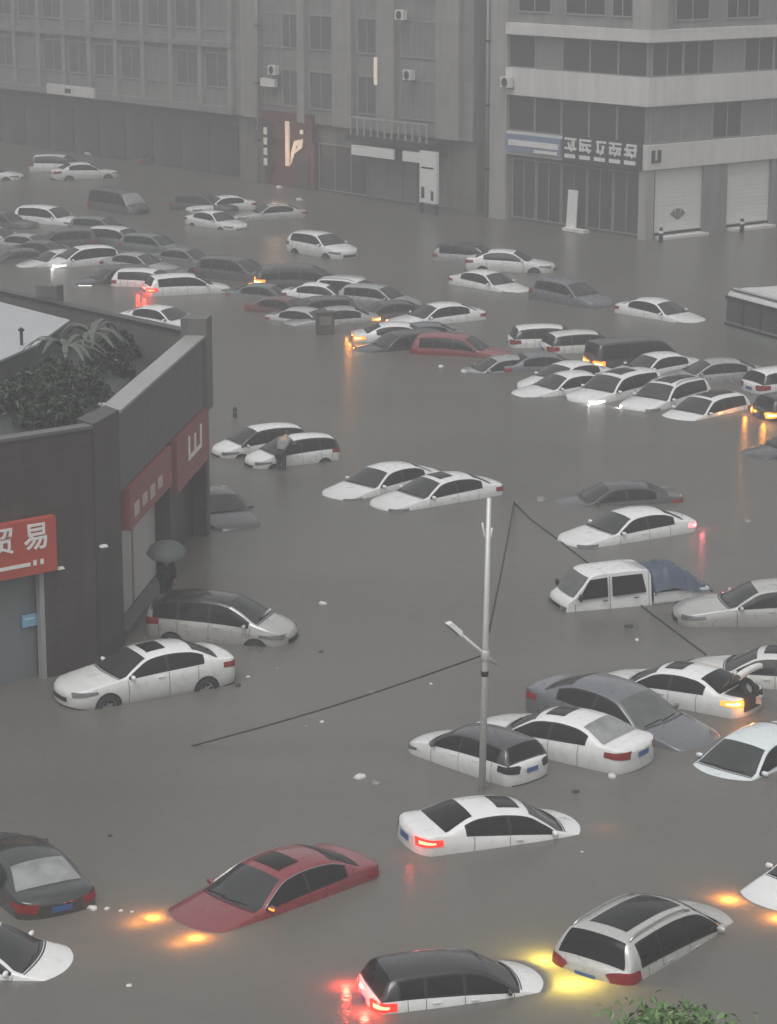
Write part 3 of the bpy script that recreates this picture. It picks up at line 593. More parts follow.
def leaf_mass(mb, c, d, n, rn, s0, s1, pale=.3):
    for _ in range(n):
        v = Vector((rn.gauss(0, 1), rn.gauss(0, 1), rn.gauss(0, 1))).normalized() * rn.uniform(.55, 1.05)
        p = c + Vector((v.x * d[0], v.y * d[1], abs(v.z) * d[2])); s = rn.uniform(s0, s1)
        E_ = Euler((rn.uniform(-.9, .9), rn.uniform(-.9, .9), rn.uniform(0, 6.3))).to_matrix()
        mb.add([p + E_ @ Vector(q) for q in ((-s, 0, 0), (-s * .2, s * .36, .01), (s, 0, -.03), (-s * .2, -s * .36, .01))], [(0, 1, 2, 3)], 0 if rn.random() > pale else 1)
def raw(name, mb, mats, parent):
    me = bpy.data.meshes.new(name); me.from_pydata([tuple(v) for v in mb.v], [], mb.f)
    for m in mats: me.materials.append(m)
    me.polygons.foreach_set('material_index', mb.m); return link(name, me, parent)
def roof_shrubs():
    m = [pmat('dark shrub leaf', (.016, .034, .018), .6), pmat('grey green shrub leaf', (.034, .052, .034), .5)]; tw = pmat('twig', (.045, .036, .028), .9)
    for i, (px, py, d, lab) in enumerate(((20, 398, (1.3, 1.2, .75), 'dark shrub at the left of the shop roof, nearest the front parapet'), (50, 385, (1.1, 1.3, .95), 'dark shrub under the left potted palm on the roof'), (78, 392, (1.0, 1.2, .8), 'dark shrub behind the near pillar on the roof'),
                                  (105, 368, (.9, 1.1, .8), 'dark shrub right of the potted palms beside the pale coping'), (118, 345, (.9, 1.2, .55), 'low dark shrub by the back parapet of the roof'), (60, 415, (1.3, .8, .6), 'low dark shrub along the front parapet of the roof'))):
        p = G(px, py, DECK + .3); p.z = DECK; o = tag(empty('shrub', p), lab, 'plant'); rn = random.Random(50 + i); mb = MB()
        leaf_mass(mb, Vector((0, 0, .05)), d, 1500, rn, .07, .15); leaf_mass(mb, Vector((.2, .1, .15)), (d[0] * .6, d[1] * .6, d[2] * 1.15), 500, rn, .08, .17, .45); raw('crown', mb, m, o)
        st = MB()
        for k in range(6): a = k * 1.05; st.tube([(0, 0, 0), (math.cos(a) * d[0] * .35, math.sin(a) * d[1] * .35, d[2] * .5), (math.cos(a) * d[0] * .6, math.sin(a) * d[1] * .6, d[2] * .8)], [.03, .02, .01], 5)
        st.build('stem', tw, o)
roof_things()
roof_shrubs()

# ================================================================== cars
def pchip(pts):
    xs = [p[0] for p in pts]; ys = [p[1] for p in pts]; n = len(xs)
    h = [xs[i + 1] - xs[i] for i in range(n - 1)]; d = [(ys[i + 1] - ys[i]) / h[i] for i in range(n - 1)]
    m = [d[0]] + [0] * (n - 2) + [d[-1]]
    for i in range(1, n - 1):
        if d[i - 1] * d[i] > 0:
            w1, w2 = 2 * h[i] + h[i - 1], h[i] + 2 * h[i - 1]; m[i] = (w1 + w2) / (w1 / d[i - 1] + w2 / d[i])
    def f(x):
        if x <= xs[0]: return ys[0]
        if x >= xs[-1]: return ys[-1]
        i = max(k for k in range(n - 1) if xs[k] <= x); t = (x - xs[i]) / h[i]
        return ((1 + 2 * t) * (1 - t) ** 2 * ys[i] + t * (1 - t) ** 2 * h[i] * m[i] + t * t * (3 - 2 * t) * ys[i + 1] + t * t * (t - 1) * h[i] * m[i + 1])
    return f
def sstep(a, b, x):
    t = max(0, min(1, (x - a) / (b - a))); return t * t * (3 - 2 * t)

class Car:
    """Shape of one kind of car: x forward, z up, tyres on z = 0."""
    def __init__(s, L, W, top, belt, ws, rw, pillars, tumble, rf=.55, rr=.35, bowf=.16, bowr=-.10, wheels=None, wr=.31, sunroof=None, rails=False,
                 head=(.62, .76), tail=(.78, .98), tailw=.42, headw=.36, n=2.5, crown=.085):
        s.L, s.W, s.ws, s.rw, s.pillars, s.tumble, s.rf, s.rr, s.n, s.crown = L, W, ws, rw, pillars, tumble, rf, rr, n, crown
        s.topf, s.beltf = pchip(sorted(top)), pchip(sorted(belt)); s.bowf, s.bowr = bowf, bowr
        s.wheels = wheels or (L * .30, -L * .285); s.wr = wr; s.sunroof = sunroof; s.rails = rails
        s.head, s.tail, s.tailw, s.headw = head, tail, tailw, headw
        s.cache = {}
    def w(s, x):
        d = 0
        if x > s.L / 2 - s.rf: d = (x - s.L / 2 + s.rf) / s.rf
        if x < -s.L / 2 + s.rr: d = (-s.L / 2 + s.rr - x) / s.rr
        d = min(1, d); base = s.W / 2 * (1 - .05 * sstep(s.L * .1, s.L * .5, x) - .04 * sstep(-s.L * .1, -s.L * .5, x))
        return base * max(0, 1 - d ** s.n) ** (1 / s.n)
    def top(s, x): return s.topf(x)
    def belt(s, x): return min(s.beltf(x), s.topf(x) - .015)
    def zb(s, x): return .2 + .12 * max(0, (abs(x) - s.L / 2 + .6) / .6)
    def zE(s, x):
        t, b = s.top(x), s.belt(x); return max(b + .004, t - min(s.crown, .62 * (t - b)))
    def bow(s, x):
        b = s.bowf * sstep(s.ws[1] - .45, s.ws[1] + .1, x) * (1 - .6 * sstep(s.ws[0] + .2, s.L / 2, x))
        return b + s.bowr * sstep(s.rw[1] + .45, s.rw[1] - .1, x) * (1 - sstep(s.rw[0] + .05, -s.L / 2, x) * .6)
    Q = pchip([(0, .87), (.12, .955), (.45, 1.0), (.62, 1.0), (.85, .985), (1, .945)])
    def sy(s, x, z):                       # half width of the body at x, z
        w, b, zb = s.w(x), s.belt(x), s.zb(x)
        if z <= b: return w * Car.Q((z - zb) / max(.01, b - zb))
        k = z - b; H_ = max(.01, s.zE(x) - b); q = k / H_
        return max(w * .3, w * .945 - s.tumble * k * min(1, w / (s.W / 2)) + .035 * 4 * q * (1 - q) * min(1, H_ / .3))
    def pt(s, x, y, z):
        return Vector((x + s.bow(x) * (1 - min(1, (y / (s.W / 2)) ** 2)), y, z))
    def side(s, x, k, sg):                 # k 0..1 from belt to roof edge
        z = s.belt(x) + (s.zE(x) - s.belt(x)) * k; return s.pt(x, sg * s.sy(x, z), z)
    def roof(s, x, t):                     # t -1..1 across the top
        e = s.sy(x, s.zE(x)); return s.pt(x, e * t, s.top(x) - (s.top(x) - s.zE(x)) * abs(t) ** 2.4)
    def stations(s):
        xs = set()
        for i in range(10):
            a = math.sin(i / 9 * math.pi / 2); xs.add(round(s.L / 2 - s.rf + s.rf * a, 4)); xs.add(round(-s.L / 2 + s.rr - s.rr * a, 4))
        x = -s.L / 2 + s.rr
        while x < s.L / 2 - s.rf: xs.add(round(x, 4)); x += .075
        a, b = s.rw[0], s.rw[1]
        for i in range(9): xs.add(round(a + (b - a) * i / 8, 4))
        for i in range(9): xs.add(round(s.ws[0] + (s.ws[1] - s.ws[0]) * i / 8, 4))
        xs = sorted(xs); out = [xs[0]]
        for x in xs[1:]:
            if x - out[-1] > .008: out.append(x)
        return out
    def body(s, two=None):                 # two: None, 'roof' or 'house' (painted separately: slot 2)
        mb = MB(); rows = []
        sl = [0, .12, .3, .5, .7, .88, 1]; gl = [.33, .66, 1]; tl = [.9, .75, .5, .25, 0]
        xs = s.stations()
        for x in xs:
            half = []
            zb, b = s.zb(x), s.belt(x)
            half.append(s.pt(x, s.w(x) * .5, zb + .0))
            for q in sl: z = zb + (b - zb) * q; half.append(s.pt(x, s.sy(x, z), z))
            for k in gl: half.append(s.side(x, k, 1))
            for t in tl: half.append(s.roof(x, t))
            rows.append(half + [Vector((p.x, -p.y, p.z)) for p in half[-2::-1]])
        n = len(rows[0]); vs = [p for r_ in rows for p in r_]
        nh = 1 + len(sl)
        for i in range(len(rows) - 1):
            x = (xs[i] + xs[i + 1]) / 2
            for j in range(n - 1):
                mi = 0
                jj = min(j, n - 2 - j)
                if two and s.rw[0] < x < s.ws[0]:
                    if two == 'house' and jj >= nh - 1: mi = 2
                    if two == 'roof' and jj >= nh - 1 + len(gl) - 1 and s.rw[1] - .1 < x < s.ws[1] + .1: mi = 2
                if two == 'pillars' and s.rw[0] < x < s.ws[0] and jj >= nh - 1 and (jj < nh - 1 + len(gl) or not s.rw[1] - .02 < x < s.ws[1] + .02): mi = 2
                if jj <= 1: mi = 1
                mb.add([], [], 0)
                mb.f.append([i * n + j, i * n + j + 1, (i + 1) * n + j + 1, (i + 1) * n + j]); mb.m.append(mi); mb.sm.append(True)
            mb.f.append([i * n + n - 1, i * n, (i + 1) * n, (i + 1) * n + n - 1]); mb.m.append(1); mb.sm.append(True)
        mb.v = vs
        # door seams, bonnet seam and window surround: surface pattern of the body
        P_ = s.pillars
        for sg in (1, -1):
            for x in [P_[0] + .04] + list(P_[1:-1]) + [P_[-1] + .18]:
                z0, z1 = .34, s.belt(x) - .01
                zs = [z0 + (z1 - z0) * i / 6 for i in range(7)]
                rows = [[s.pt(x + dx, sg * (s.sy(x, z) + .003), z) for z in zs] for dx in (-.007, .007)]
                mb.grid(rows, 1)
            xa, xb = P_[0], P_[-1]; rows = []
            for i in range(25):
                x = xa + (xb - xa) * i / 24
                rows.append([s.side(x, k, sg) + Vector((0, sg * .004, .0015)) for k in (.01, .3, .6, .93)])
            mb.grid(rows, 1)
            for x in list(P_[1:-1]):       # door handles
                z = s.belt(x) - .10; mb.box((x + .22, sg * (s.sy(x, z) + .012), z), (.17, .03, .03), 0)
        for t0, t1 in ((-.15, .62), (-.80, -.12)):
            mb.tube([s.roof(s.ws[0] - .03 - .05 * q / 6, t0 + (t1 - t0) * q / 6) + Vector((0, 0, .02)) for q in range(7)], .011, 5, 1)
        rows = [[s.roof(s.ws[0] + dx, -.95 + 1.9 * i / 14) + Vector((0, 0, .003)) for i in range(15)] for dx in (.02, .05)]
        mb.grid(rows, 1)
        return mb
    def mesh(s, key, f, mats):
        if key not in s.cache: s.cache[key] = f().mesh(key[0] if isinstance(key, tuple) else key, mats)
        return s.cache[key]
    def toppatch(s, x0, x1, t0, t1, eps, nx=14, ny=10):
        return MB().grid([[s.roof(x0 + (x1 - x0) * i / nx, t0 + (t1 - t0) * j / ny) + s.tn(x0 + (x1 - x0) * i / nx) * eps for j in range(ny + 1)] for i in range(nx + 1)])
    def tn(s, x):
        d = (s.top(x + .02) - s.top(x - .02)) / .04; return Vector((-d, 0, 1)).normalized()
    def sidepatch(s, xa, xb, sg, k0=.10, k1=.86, eps=.009, nx=16):
        rows = []
        for i in range(nx + 1):
            x = xa + (xb - xa) * i / nx
            rows.append([s.side(x, k0 + (k1 - k0) * j / 4, sg) + Vector((0, sg * eps, eps * .4)) for j in range(5)])
        return MB().grid(rows)
    def wrap(s, end, z0, z1, a_side, y_in, sg, eps=.012, taper=0.5):    # lamp strip wrapping round a corner
        r = s.rf if end > 0 else s.rr; pts = []
        zz = (z0 + z1) / 2
        for i in range(41):
            a = -a_side + (math.pi / 2 * .995 + a_side) * i / 40
            x = s.L / 2 - r + (r * math.sin(a) if a > 0 else a)
            x *= end
            y = s.sy(x, zz)
            if y < y_in: break
            pts.append((x, y))
        rows = []; m = len(pts)
        for i, (x, y) in enumerate(pts):
            q = pts[min(i + 1, m - 1)]; p = pts[max(i - 1, 0)]; tx, ty = q[0] - p[0], q[1] - p[1]; ln = math.hypot(tx, ty) or 1
            nx, ny = -ty / ln * end * (1 if end > 0 else 1), tx / ln * end
            if nx * end < 0 or ny < 0 and abs(ny) > .7: nx, ny = -nx, -ny
            k = i / max(1, m - 1); grow = 1 - taper * (1 - k)
            row = []
            for j in range(4):
                z = z1 - (z1 - z0) * grow * (1 - j / 3); z = min(z, s.top(x) - .02)
                b = s.pt(x, s.sy(x, z), z); row.append(Vector((b.x + nx * eps, sg * (b.y + ny * eps), b.z)))
            rows.append(row)
        return MB().grid(rows)
    def facepatch(s, end, z0, z1, yw, eps=.014):
        rows = []; r = s.rf if end > 0 else s.rr
        for j in range(5):
            z = z0 + (z1 - z0) * j / 4; row = []
            for i in range(17):
                y = -yw + 2 * yw * i / 16; lo, hi = s.L / 2 - r, s.L / 2
                for _ in range(24):
                    m = (lo + hi) / 2
                    if s.sy(m * end, z) > abs(y): lo = m
                    else: hi = m
                p = s.pt(lo * end, y, z); row.append(p + Vector((eps * end, 0, 0)))
            rows.append(row)
        return MB().grid(rows)
    def wheel(s, sg):
        mb = MB(); r, wd = s.wr, .2
        mb.lathe([(r * .62, -wd / 2), (r * .9, -wd / 2), (r, -wd * .3), (r, wd * .3), (r * .9, wd / 2), (r * .62, wd / 2)], 'y', 28, 0)
        mb.lathe([(0.001, sg * wd * .30), (r * .2, sg * wd * .34), (r * .24, sg * wd * .2)], 'y', 20, 1)
        mb.lathe([(r * .54, sg * wd * .40), (r * .64, sg * wd * .46), (r * .66, sg * wd * .3)], 'y', 28, 1)
        mb.lathe([(0.001, sg * wd * .05), (r * .6, sg * wd * .05)], 'y', 20, 0)
        for k in range(5):
            q = 2 * math.pi * k / 5
            mb.box((r * .38 * math.cos(q), sg * wd * .3, r * .38 * math.sin(q)), (r * .46, .03, .06), 1, ry=-q)
        return mb
    def arch(s, x, sg):  # near-black patch on the side panel, standing in for the shaded wheel well
        r = s.wr * 1.17; zc = s.wr; vs = []; fs = []; n = 22
        rings = [0, .35, .7, 1.0]
        for rr in rings:
            for i in range(n + 1):
                a = -.35 + (math.pi + .7) * i / n; px, pz = x + rr * r * math.cos(a), max(.2, zc + rr * r * math.sin(a))
                vs.append(s.pt(px, sg * (s.sy(px, pz) + .006), pz))
        for k in range(len(rings) - 1):
            for i in range(n): a = k * (n + 1) + i; fs.append((a, a + 1, a + n + 2, a + n + 1))
        return MB().add(vs, fs, 0, True)
    def mirror(s, sg):
        x = s.ws[0] - .24; z = s.belt(x) + .09; y = s.sy(x, s.belt(x))
        mb = MB().ell((x, sg * (y + .085), z - .03), (.05, .095, .058), 12, 8, 0, .75)
        mb.box((x + .02, sg * (y + .01), z - .06), (.05, .10, .03), 1)
        return mb
    def rail(s, sg):
        xs = [s.rw[1] + .05 + (s.ws[1] - .1 - s.rw[1] - .05) * i / 10 for i in range(11)]
        pts = []
        for i, x in enumerate(xs):
            p = s.roof(x, .92 * sg); p.z += .005 if i in (0, 10) else .05; pts.append(p)
        return MB().tube(pts, .02, 8)

SEDAN = Car(4.65, 1.80, [(2.325, .60), (2.27, .70), (2.1, .79), (1.6, .88), (.98, .97), (.55, 1.19), (.12, 1.39), (-.1, 1.435), (-.45, 1.455), (-.9, 1.42), (-1.1, 1.37), (-1.45, 1.22), (-1.75, 1.09), (-2.1, 1.06), (-2.25, 1.0), (-2.325, .90)],
            [(2.325, .55), (2.2, .66), (1.6, .80), (.9, .90), (-1, .98), (-1.8, 1.0), (-2.2, .95), (-2.325, .86)], (.98, .14), (-1.72, -1.02), (.80, -.28, -1.28), .62, sunroof=(-.42, .02),
            head=(.60, .74), tail=(.76, .95))
HATCH = Car(4.25, 1.80, [(2.125, .64), (2.07, .76), (1.9, .86), (1.45, .96), (1.0, 1.04), (.55, 1.29), (.15, 1.48), (-.1, 1.53), (-.5, 1.55), (-1.3, 1.52), (-1.65, 1.47), (-1.78, 1.38), (-1.98, 1.05), (-2.07, .99), (-2.125, .86)],
            [(2.125, .58), (2.0, .70), (1.5, .86), (1, .95), (-1, 1.02), (-1.9, 1.0), (-2.125, .82)], (1.0, .16), (-1.98, -1.70), (.84, -.2, -1.05, -1.62), .52, rr=.30, sunroof=(-.55, .02), tail=(.74, .98), tailw=.48)
SUV = Car(4.5, 1.86, [(2.25, .74), (2.2, .86), (2.0, .95), (1.5, 1.03), (1.02, 1.09), (.6, 1.36), (.2, 1.57), (-.1, 1.63), (-.6, 1.66), (-1.4, 1.63), (-1.8, 1.58), (-1.92, 1.48), (-2.10, 1.10), (-2.2, 1.04), (-2.25, .88)],
          [(2.25, .66), (2.1, .80), (1.5, .94), (1, 1.0), (-1, 1.07), (-2.0, 1.05), (-2.25, .84)], (1.02, .22), (-2.10, -1.84), (.86, -.2, -1.1, -1.74), .46, rr=.28, wr=.35, sunroof=(-.9, .05), rails=True, head=(.70, .86), tail=(.80, 1.06), tailw=.46)
MPV = Car(4.1, 1.70, [(2.05, .62), (2.0, .74), (1.8, .86), (1.45, 1.0), (1.15, 1.10), (.7, 1.36), (.25, 1.55), (0, 1.60), (-.5, 1.62), (-1.2, 1.58), (-1.6, 1.50), (-1.8, 1.36), (-1.96, 1.06), (-2.05, .86)],
          [(2.05, .56), (1.9, .70), (1.4, .86), (1, .92), (-1, 1.0), (-1.9, .98), (-2.05, .80)], (1.18, .26), (-1.94, -1.66), (1.02, -.1, -1.0, -1.72), .44, rf=.6, rr=.34, sunroof=None, tail=(.78, 1.02), tailw=.5)
VAN = Car(4.4, 1.68, [(2.2, .70), (2.16, .84), (2.0, .95), (1.75, 1.08), (1.45, 1.36), (1.1, 1.66), (.8, 1.78), (0, 1.82), (-1.5, 1.80), (-1.98, 1.74), (-2.08, 1.60), (-2.16, 1.10), (-2.2, .9)],
          [(2.2, .62), (2.0, .80), (1.5, .94), (-2, 1.0), (-2.2, .84)], (1.72, 1.08), (-2.17, -2.03), (1.56, .55, -.6, -1.98), .24, rf=.4, rr=.16, bowf=.10, bowr=-.03, sunroof=None, tail=(.62, .98), tailw=.60)
TYPES = {'sedan': (SEDAN, 'sedan_car', 'car'), 'hatch': (HATCH, 'hatchback_car', 'car'), 'suv': (SUV, 'suv', 'car'), 'mpv': (MPV, 'minivan', 'car'), 'van': (VAN, 'van', 'van')}

def lamp(parent, loc, color, watts, rad=.08, name='lamp_light'):
    d = bpy.data.lights.new(name, 'POINT'); d.color = LCOL[color]; d.energy = watts; d.shadow_soft_size = rad
    o = bpy.data.objects.new(name, d); COL.objects.link(o); o.parent = parent; o.location = loc; return o

def put(name, data, parent, mats=None):
    o = link(name, data, parent)
    if mats:
        for i, m in enumerate(mats):
            o.material_slots[i].link = 'OBJECT'; o.material_slots[i].material = m
    return o

def car(kind, col, roofpx, dirpx, sink, label, pitch=0, roll=0, group=None, **k):
    c, name, cat = TYPES[kind]; pm = PAINT[col]
    sc = k.get('scale', 1.0); zroof = c.topf(-.45) * sc - sink; p = G(*roofpx, zroof); a = heading(*roofpx, *dirpx, zroof)
    th = R(pitch); xr = -.45 * sc; H_ = c.topf(-.45) * sc
    off = Vector((xr * math.cos(th) + H_ * math.sin(th), 0, 0)); zc = -sink
    loc = Vector((p.x - off.x * math.cos(a), p.y - off.x * math.sin(a), zc))
    root = empty(name, loc, (R(roll), th, a)); root.scale = (sc,) * 3; tag(root, label, cat, group)
    two = k.get('two'); roofm = PAINT[k.get('roofcol', 'black')]
    bm_ = c.mesh(('body', two), lambda: c.body(two), [pm, TRIM, roofm])
    body = put('body', bm_, root, [pm, TRIM, roofm])
    g_ = k.get('glass', GLASS)
    put('windshield', c.mesh('windshield', lambda: c.toppatch(c.ws[0] - .0, c.ws[1] + .02, -.93, .93, .006), GLASS), root, [k.get('wsglass', WSGLASS)])
    put('rear_window', c.mesh('rear_window', lambda: c.toppatch(c.rw[0] + .03, c.rw[1] - .0, -.88, .88, .006), GLASS), root, [k.get('rwglass', g_)])
    P_ = c.pillars
    for sg in (1, -1):
        for i in range(len(P_) - 1):
            put('side_window', c.mesh(('side_window', i, sg), lambda: c.sidepatch(P_[i] - (.04 if i else .02), P_[i + 1] + .04, sg), GLASS), root)
        put('mirror', c.mesh(('mirror', sg), lambda: c.mirror(sg), [pm, TRIM]), root, [pm if not two == 'house' else roofm, TRIM])
        ho, to = k.get('head'), k.get('tail')
        both = k.get('sides', (1, -1))
        hl = put('headlight', c.mesh(('headlight', sg), lambda: c.wrap(1, *c.head, .12, c.W / 2 - c.headw, sg), LENS), root, [ON[ho] if ho and sg in both else LENS])
        tl = put('tail_light', c.mesh(('tail_light', sg), lambda: c.wrap(-1, *c.tail, .16, c.W / 2 - c.tailw, sg, taper=.3), REDLENS), root, [ON[to] if to and sg in both else TRIM if k.get('dark_tail') else REDLENS])
        if to and sg in both and not k.get('dark_tail'):
            zc_ = (c.tail[0] + c.tail[1]) / 2; hh_ = (c.tail[1] - c.tail[0]) / 2
            put('bulb', c.mesh(('bulb', sg), lambda: c.wrap(-1, zc_ - hh_ * .35, zc_ + hh_ * .45, -.02, c.W / 2 - c.tailw * .72, sg, .017), REDLENS), tl, [BULB[to]])
        if ho and sg in both and k.get('glow', 1):
            lamp(root, (c.L / 2 + k.get('gx', .06), sg * c.W * .36, k.get('glowz', c.head[0] - .02)), ho, 14 * k.get('glow', 1))
            if k.get('beam'): lamp(root, (c.L / 2 + .45, sg * c.W * .36, k.get('glowz', c.head[0] - .02) - .05), ho, 10 * k['beam'], .2)
        if to and sg in both and k.get('glow', 1):
            lamp(root, (-c.L / 2 - .2, sg * c.W * .38, k.get('tglowz', (c.tail[0] + c.tail[1]) / 2)), to, 9 * k.get('glow', 1))
    put('grille', c.mesh('grille', lambda: c.facepatch(1, .46, c.head[0] - .03, .42), TRIM), root)
    put('number_plate', c.mesh('number_plate', lambda: c.facepatch(-1, c.tail[0] - .02, c.tail[0] + .11, .22, .02), PLATE), root)
    if k.get('lit_bumper'): put('bumper_reflector', c.mesh('bumper_reflector', lambda: c.facepatch(-1, .52, .64, .72, .016), REDLENS), root, [ON['red']])
    if k.get('chrome'):
        for sg in (1, -1):
            xs = [P_[-1] + (P_[0] - P_[-1]) * i / 20 for i in range(21)]
            put('window_moulding', c.mesh(('window_moulding', sg), lambda: MB().tube([c.side(x, .93, sg) + Vector((0, sg * .01, .004)) for x in xs], .012, 5), CHROME), root)
    for sg in k.get('turn', ()):
        x = c.ws[0] - .24; z = c.belt(x) + .06; y = c.sy(x, c.belt(x)) + .09
        put('mirror_lamp', c.mesh(('mirror_lamp', sg), lambda: MB().ell((x + .035, sg * (y + .01), z), (.03, .09, .025), 10, 6, pw=.8), ON['amber']), root)
    put('rear_bumper_trim', c.mesh('rear_bumper_trim', lambda: c.facepatch(-1, .33, .45, .7, .012), TRIM), root)
    if c.sunroof and k.get('sunroof', False):
        x0, x1 = c.sunroof if not k.get('pano') else (c.rw[1] + .25, c.ws[1] - .12)
        put('sunroof', c.mesh(('sunroof', bool(k.get('pano'))), lambda: c.toppatch(x0, x1, -.62, .62, .007), GLASS), root)
    if c.rails and k.get('rails', True):
        for sg in (1, -1): put('roof_rail', c.mesh(('roof_rail', sg), lambda: c.rail(sg), CHROME), root, [CHROME if col != 'black' else TRIM])
    if k.get('wheels'):
        for x in c.wheels:
            for sg in (1, -1):
                put('wheel_arch', c.mesh(('wheel_arch', x, sg), lambda: c.arch(x, sg), TRIM), root)
                wh = put('wheel', c.mesh(('wheel', sg), lambda: c.wheel(sg), [TYRE, RIM]), root)
                wh.location = (x, sg * (c.W / 2 - .10), c.wr)
    return root

def all_cars():
    C = car
    # ---- nearest cars
    C('sedan', 'white', (489, 802), (107, -15), .76, 'white sedan with lit red tail lamp and sunroof, beside the foot of the lamp post', pitch=4.5, tail='red', sides=(-1,), sunroof=True, head='amber', glow=.22, glowz=.74, gx=-.22)
    C('sedan', 'red', (287, 855), (-175, 60), .80, 'dark red sedan with amber lights glowing at its sunken nose', pitch=.5, sunroof=True, head='amber', glow=2.6, beam=1.5, glowz=.68, scale=1.04, chrome=True, turn=(1,))
    C('sedan', 'darkgreen', (24, 846), (-62, -52), .64, 'black sedan showing its boot, blue plate and pale rear window at the left edge', rwglass=SKYGLASS)
    C('sedan', 'white', (-42, 925), (60, 3), .78, 'white car nosing in below the black sedan, only bonnet and windscreen in view', pitch=3.0)
    C('hatch', 'white', (442, 957), (107, -14), .74, 'white hatchback with black roof and yellow headlamp beams glowing in the water', two='house', pitch=2.5, tail='red', head='yellow', glow=4.0, beam=3.5, glowz=.60, scale=.88)
    C('suv', 'palesilver', (643, 906), (49, -28), .98, 'silver SUV with roof rails and panoramic sunroof at bottom right', pitch=2.2, sunroof=True, pano=True, scale=1.05)
    C('sedan', 'white', (842, 841), (-46, 19), .76, 'white car at the lower right edge with amber lights glowing under its nose', pitch=1.0, head='amber', glow=3, glowz=.66)
    C('sedan', 'ice', (762, 731), (-76, 31), .84, 'ice white car with its bonnet under water at the right edge, facing left', pitch=3.0)
    C('hatch', 'white', (487, 729), (-75, -25), .40, 'white hatchback with dark roof and dark rear window behind the lamp post', two='house', roofcol='dark', scale=.84, pitch=1.5, dark_tail=True)
    C('sedan', 'white', (574, 712), (-113, -26), .50, 'white sedan with pale rear window, right of the dark roofed hatchback', pitch=1.5, sunroof=True, rwglass=SKYGLASS)
    C('sedan', 'grey', (610, 682), (129, 33), .66, 'slate grey car with tilted bonnet, behind the white sedan with pale rear window', pitch=3.6, scale=1.10, wsglass=PALEGLASS)
    C('sedan', 'white', (690, 666), (-190, -38), .52, 'white sedan with open boot lid and a lit amber tail lamp', pitch=1.5, sunroof=True, tail='amber', sides=(1,), glow=.8, scale=.95)
    C('sedan', 'offwhite', (788, 649), (-100, -9), .62, 'white car with sunroof behind the open boot, cut by the right edge', sunroof=True)
    C('sedan', 'palesilver', (781, 581), (-100, 1), .48, 'large silver sedan behind the blue tarped pickup at the right edge', scale=1.06)
    C('mpv', 'palesilver', (206, 592), (100, 8), .46, 'silver grey minivan with black roof floating beside the corner shop', two='roof', wheels=True)
    C('sedan', 'white', (160, 643), (-115, 19), .30, 'clean white sedan floating high by the brown shop wall, wheel arches showing', sunroof=True, wheels=True)
    # ---- middle water
    C('mpv', 'white', (301, 434), (-190, 22), .40, 'white minivan that a person leans on, nearer of the two', wheels=True, two='pillars', scale=.84)
    C('mpv', 'white', (268, 424), (-190, 22), .44, 'white minivan tucked behind the one a person leans on', wheels=True, two='pillars', scale=.86)
    C('sedan', 'white', (391, 463), (-119, 25), .68, 'white sedan with pale bonnet, farther of the pair left of the lamp post top')
    C('sedan', 'white', (447, 473), (-100, 16), .68, 'white sedan with sunroof, nearer of the pair left of the lamp post top', sunroof=True, scale=1.03)
    C('sedan', 'white', (638, 508), (-100, 15), .64, 'white sedan with a lit red tail lamp, just beyond the tarped pickup', tail='pink', sides=(1,), glow=.4)
    C('sedan', 'dark', (626, 481), (-100, 4), .84, 'dark grey sedan sunk to its windows behind a white sedan in mid water')
    C('sedan', 'dark', (213, 487), (30, 22), .66, 'dark car half hidden behind the corner shop')
    # ---- right hand cluster
    C('hatch', 'white', (545, 324), (100, -2), .62, 'white hatchback with dark rear window, leftmost in the packed group of white cars', two='pillars')
    C('hatch', 'offwhite', (579, 330), (100, -5), .68, 'white hatchback parked against the dark van with the orange lamp', two='pillars')
    C('van', 'dark', (626, 337), (100, -8), .62, 'dark van with a bright orange tail lamp among white cars', tail='amber', sides=(-1, 1), glow=.6)
    C('sedan', 'grey', (538, 352), (100, -4), .80, 'grey sedan sunk to its roof left of the packed white cars')
    C('sedan', 'white', (572, 361), (-100, 18), .60, 'white sedan between the dark van and the white sedan lying lowest')
    C('sedan', 'white', (573, 371), (-100, 12), .70, 'white sedan lying lowest in the water at the left of the packed group')
    C('suv', 'white', (622, 370), (-119, 24), .76, 'white SUV with a broad bonnet and grey windscreen amid the packed group', sunroof=True, head='white', sides=(1,), glow=.4, rails=False, scale=1.03)
    C('suv', 'white', (672, 378), (-95, 24), .76, 'white SUV with dark panoramic roof and a bright white headlamp', sunroof=True, pano=True, head='white', sides=(-1,), glow=.5)
    C('hatch', 'white', (712, 393), (-100, 22), .86, 'white hatchback with dark glass roof, nearest of the packed group', sunroof=True, pano=True)
    C('sedan', 'white', (661, 352), (-100, 14), .58, 'white sedan behind the panoramic roofed SUV')
    C('sedan', 'silver', (722, 358), (-100, 4), .56, 'mid grey sedan at the back right of the packed group')
    C('hatch', 'white', (784, 366), (100, -10), .62, 'white hatchback at the right edge above the lone orange lamp', two='pillars')
    C('suv', 'black', (800, 391), (100, -8), .72, 'black car at the right edge whose orange tail lamp reddens the water', tail='amber', glow=1.0, rails=False)
    C('suv', 'dark', (812, 428), (-100, 10), .84, 'dark car whose nose just enters at the right edge', rails=False)
    # ---- upper right
    C('sedan', 'white', (502, 249), (100, 3), .38, 'white sedan with front wheel arch clear of the water near the far shops', wheels=True, scale=1.04)
    C('suv', 'silver', (466, 242), (100, 5), .62, 'silver car with dark roof hidden behind a white sedan near the far shops', two='roof', rails=False)
    C('sedan', 'white', (484, 270), (100, 15), .68, 'white sedan facing right, in front of the far white sedan with a clear wheel arch', pitch=1, scale=1.04)
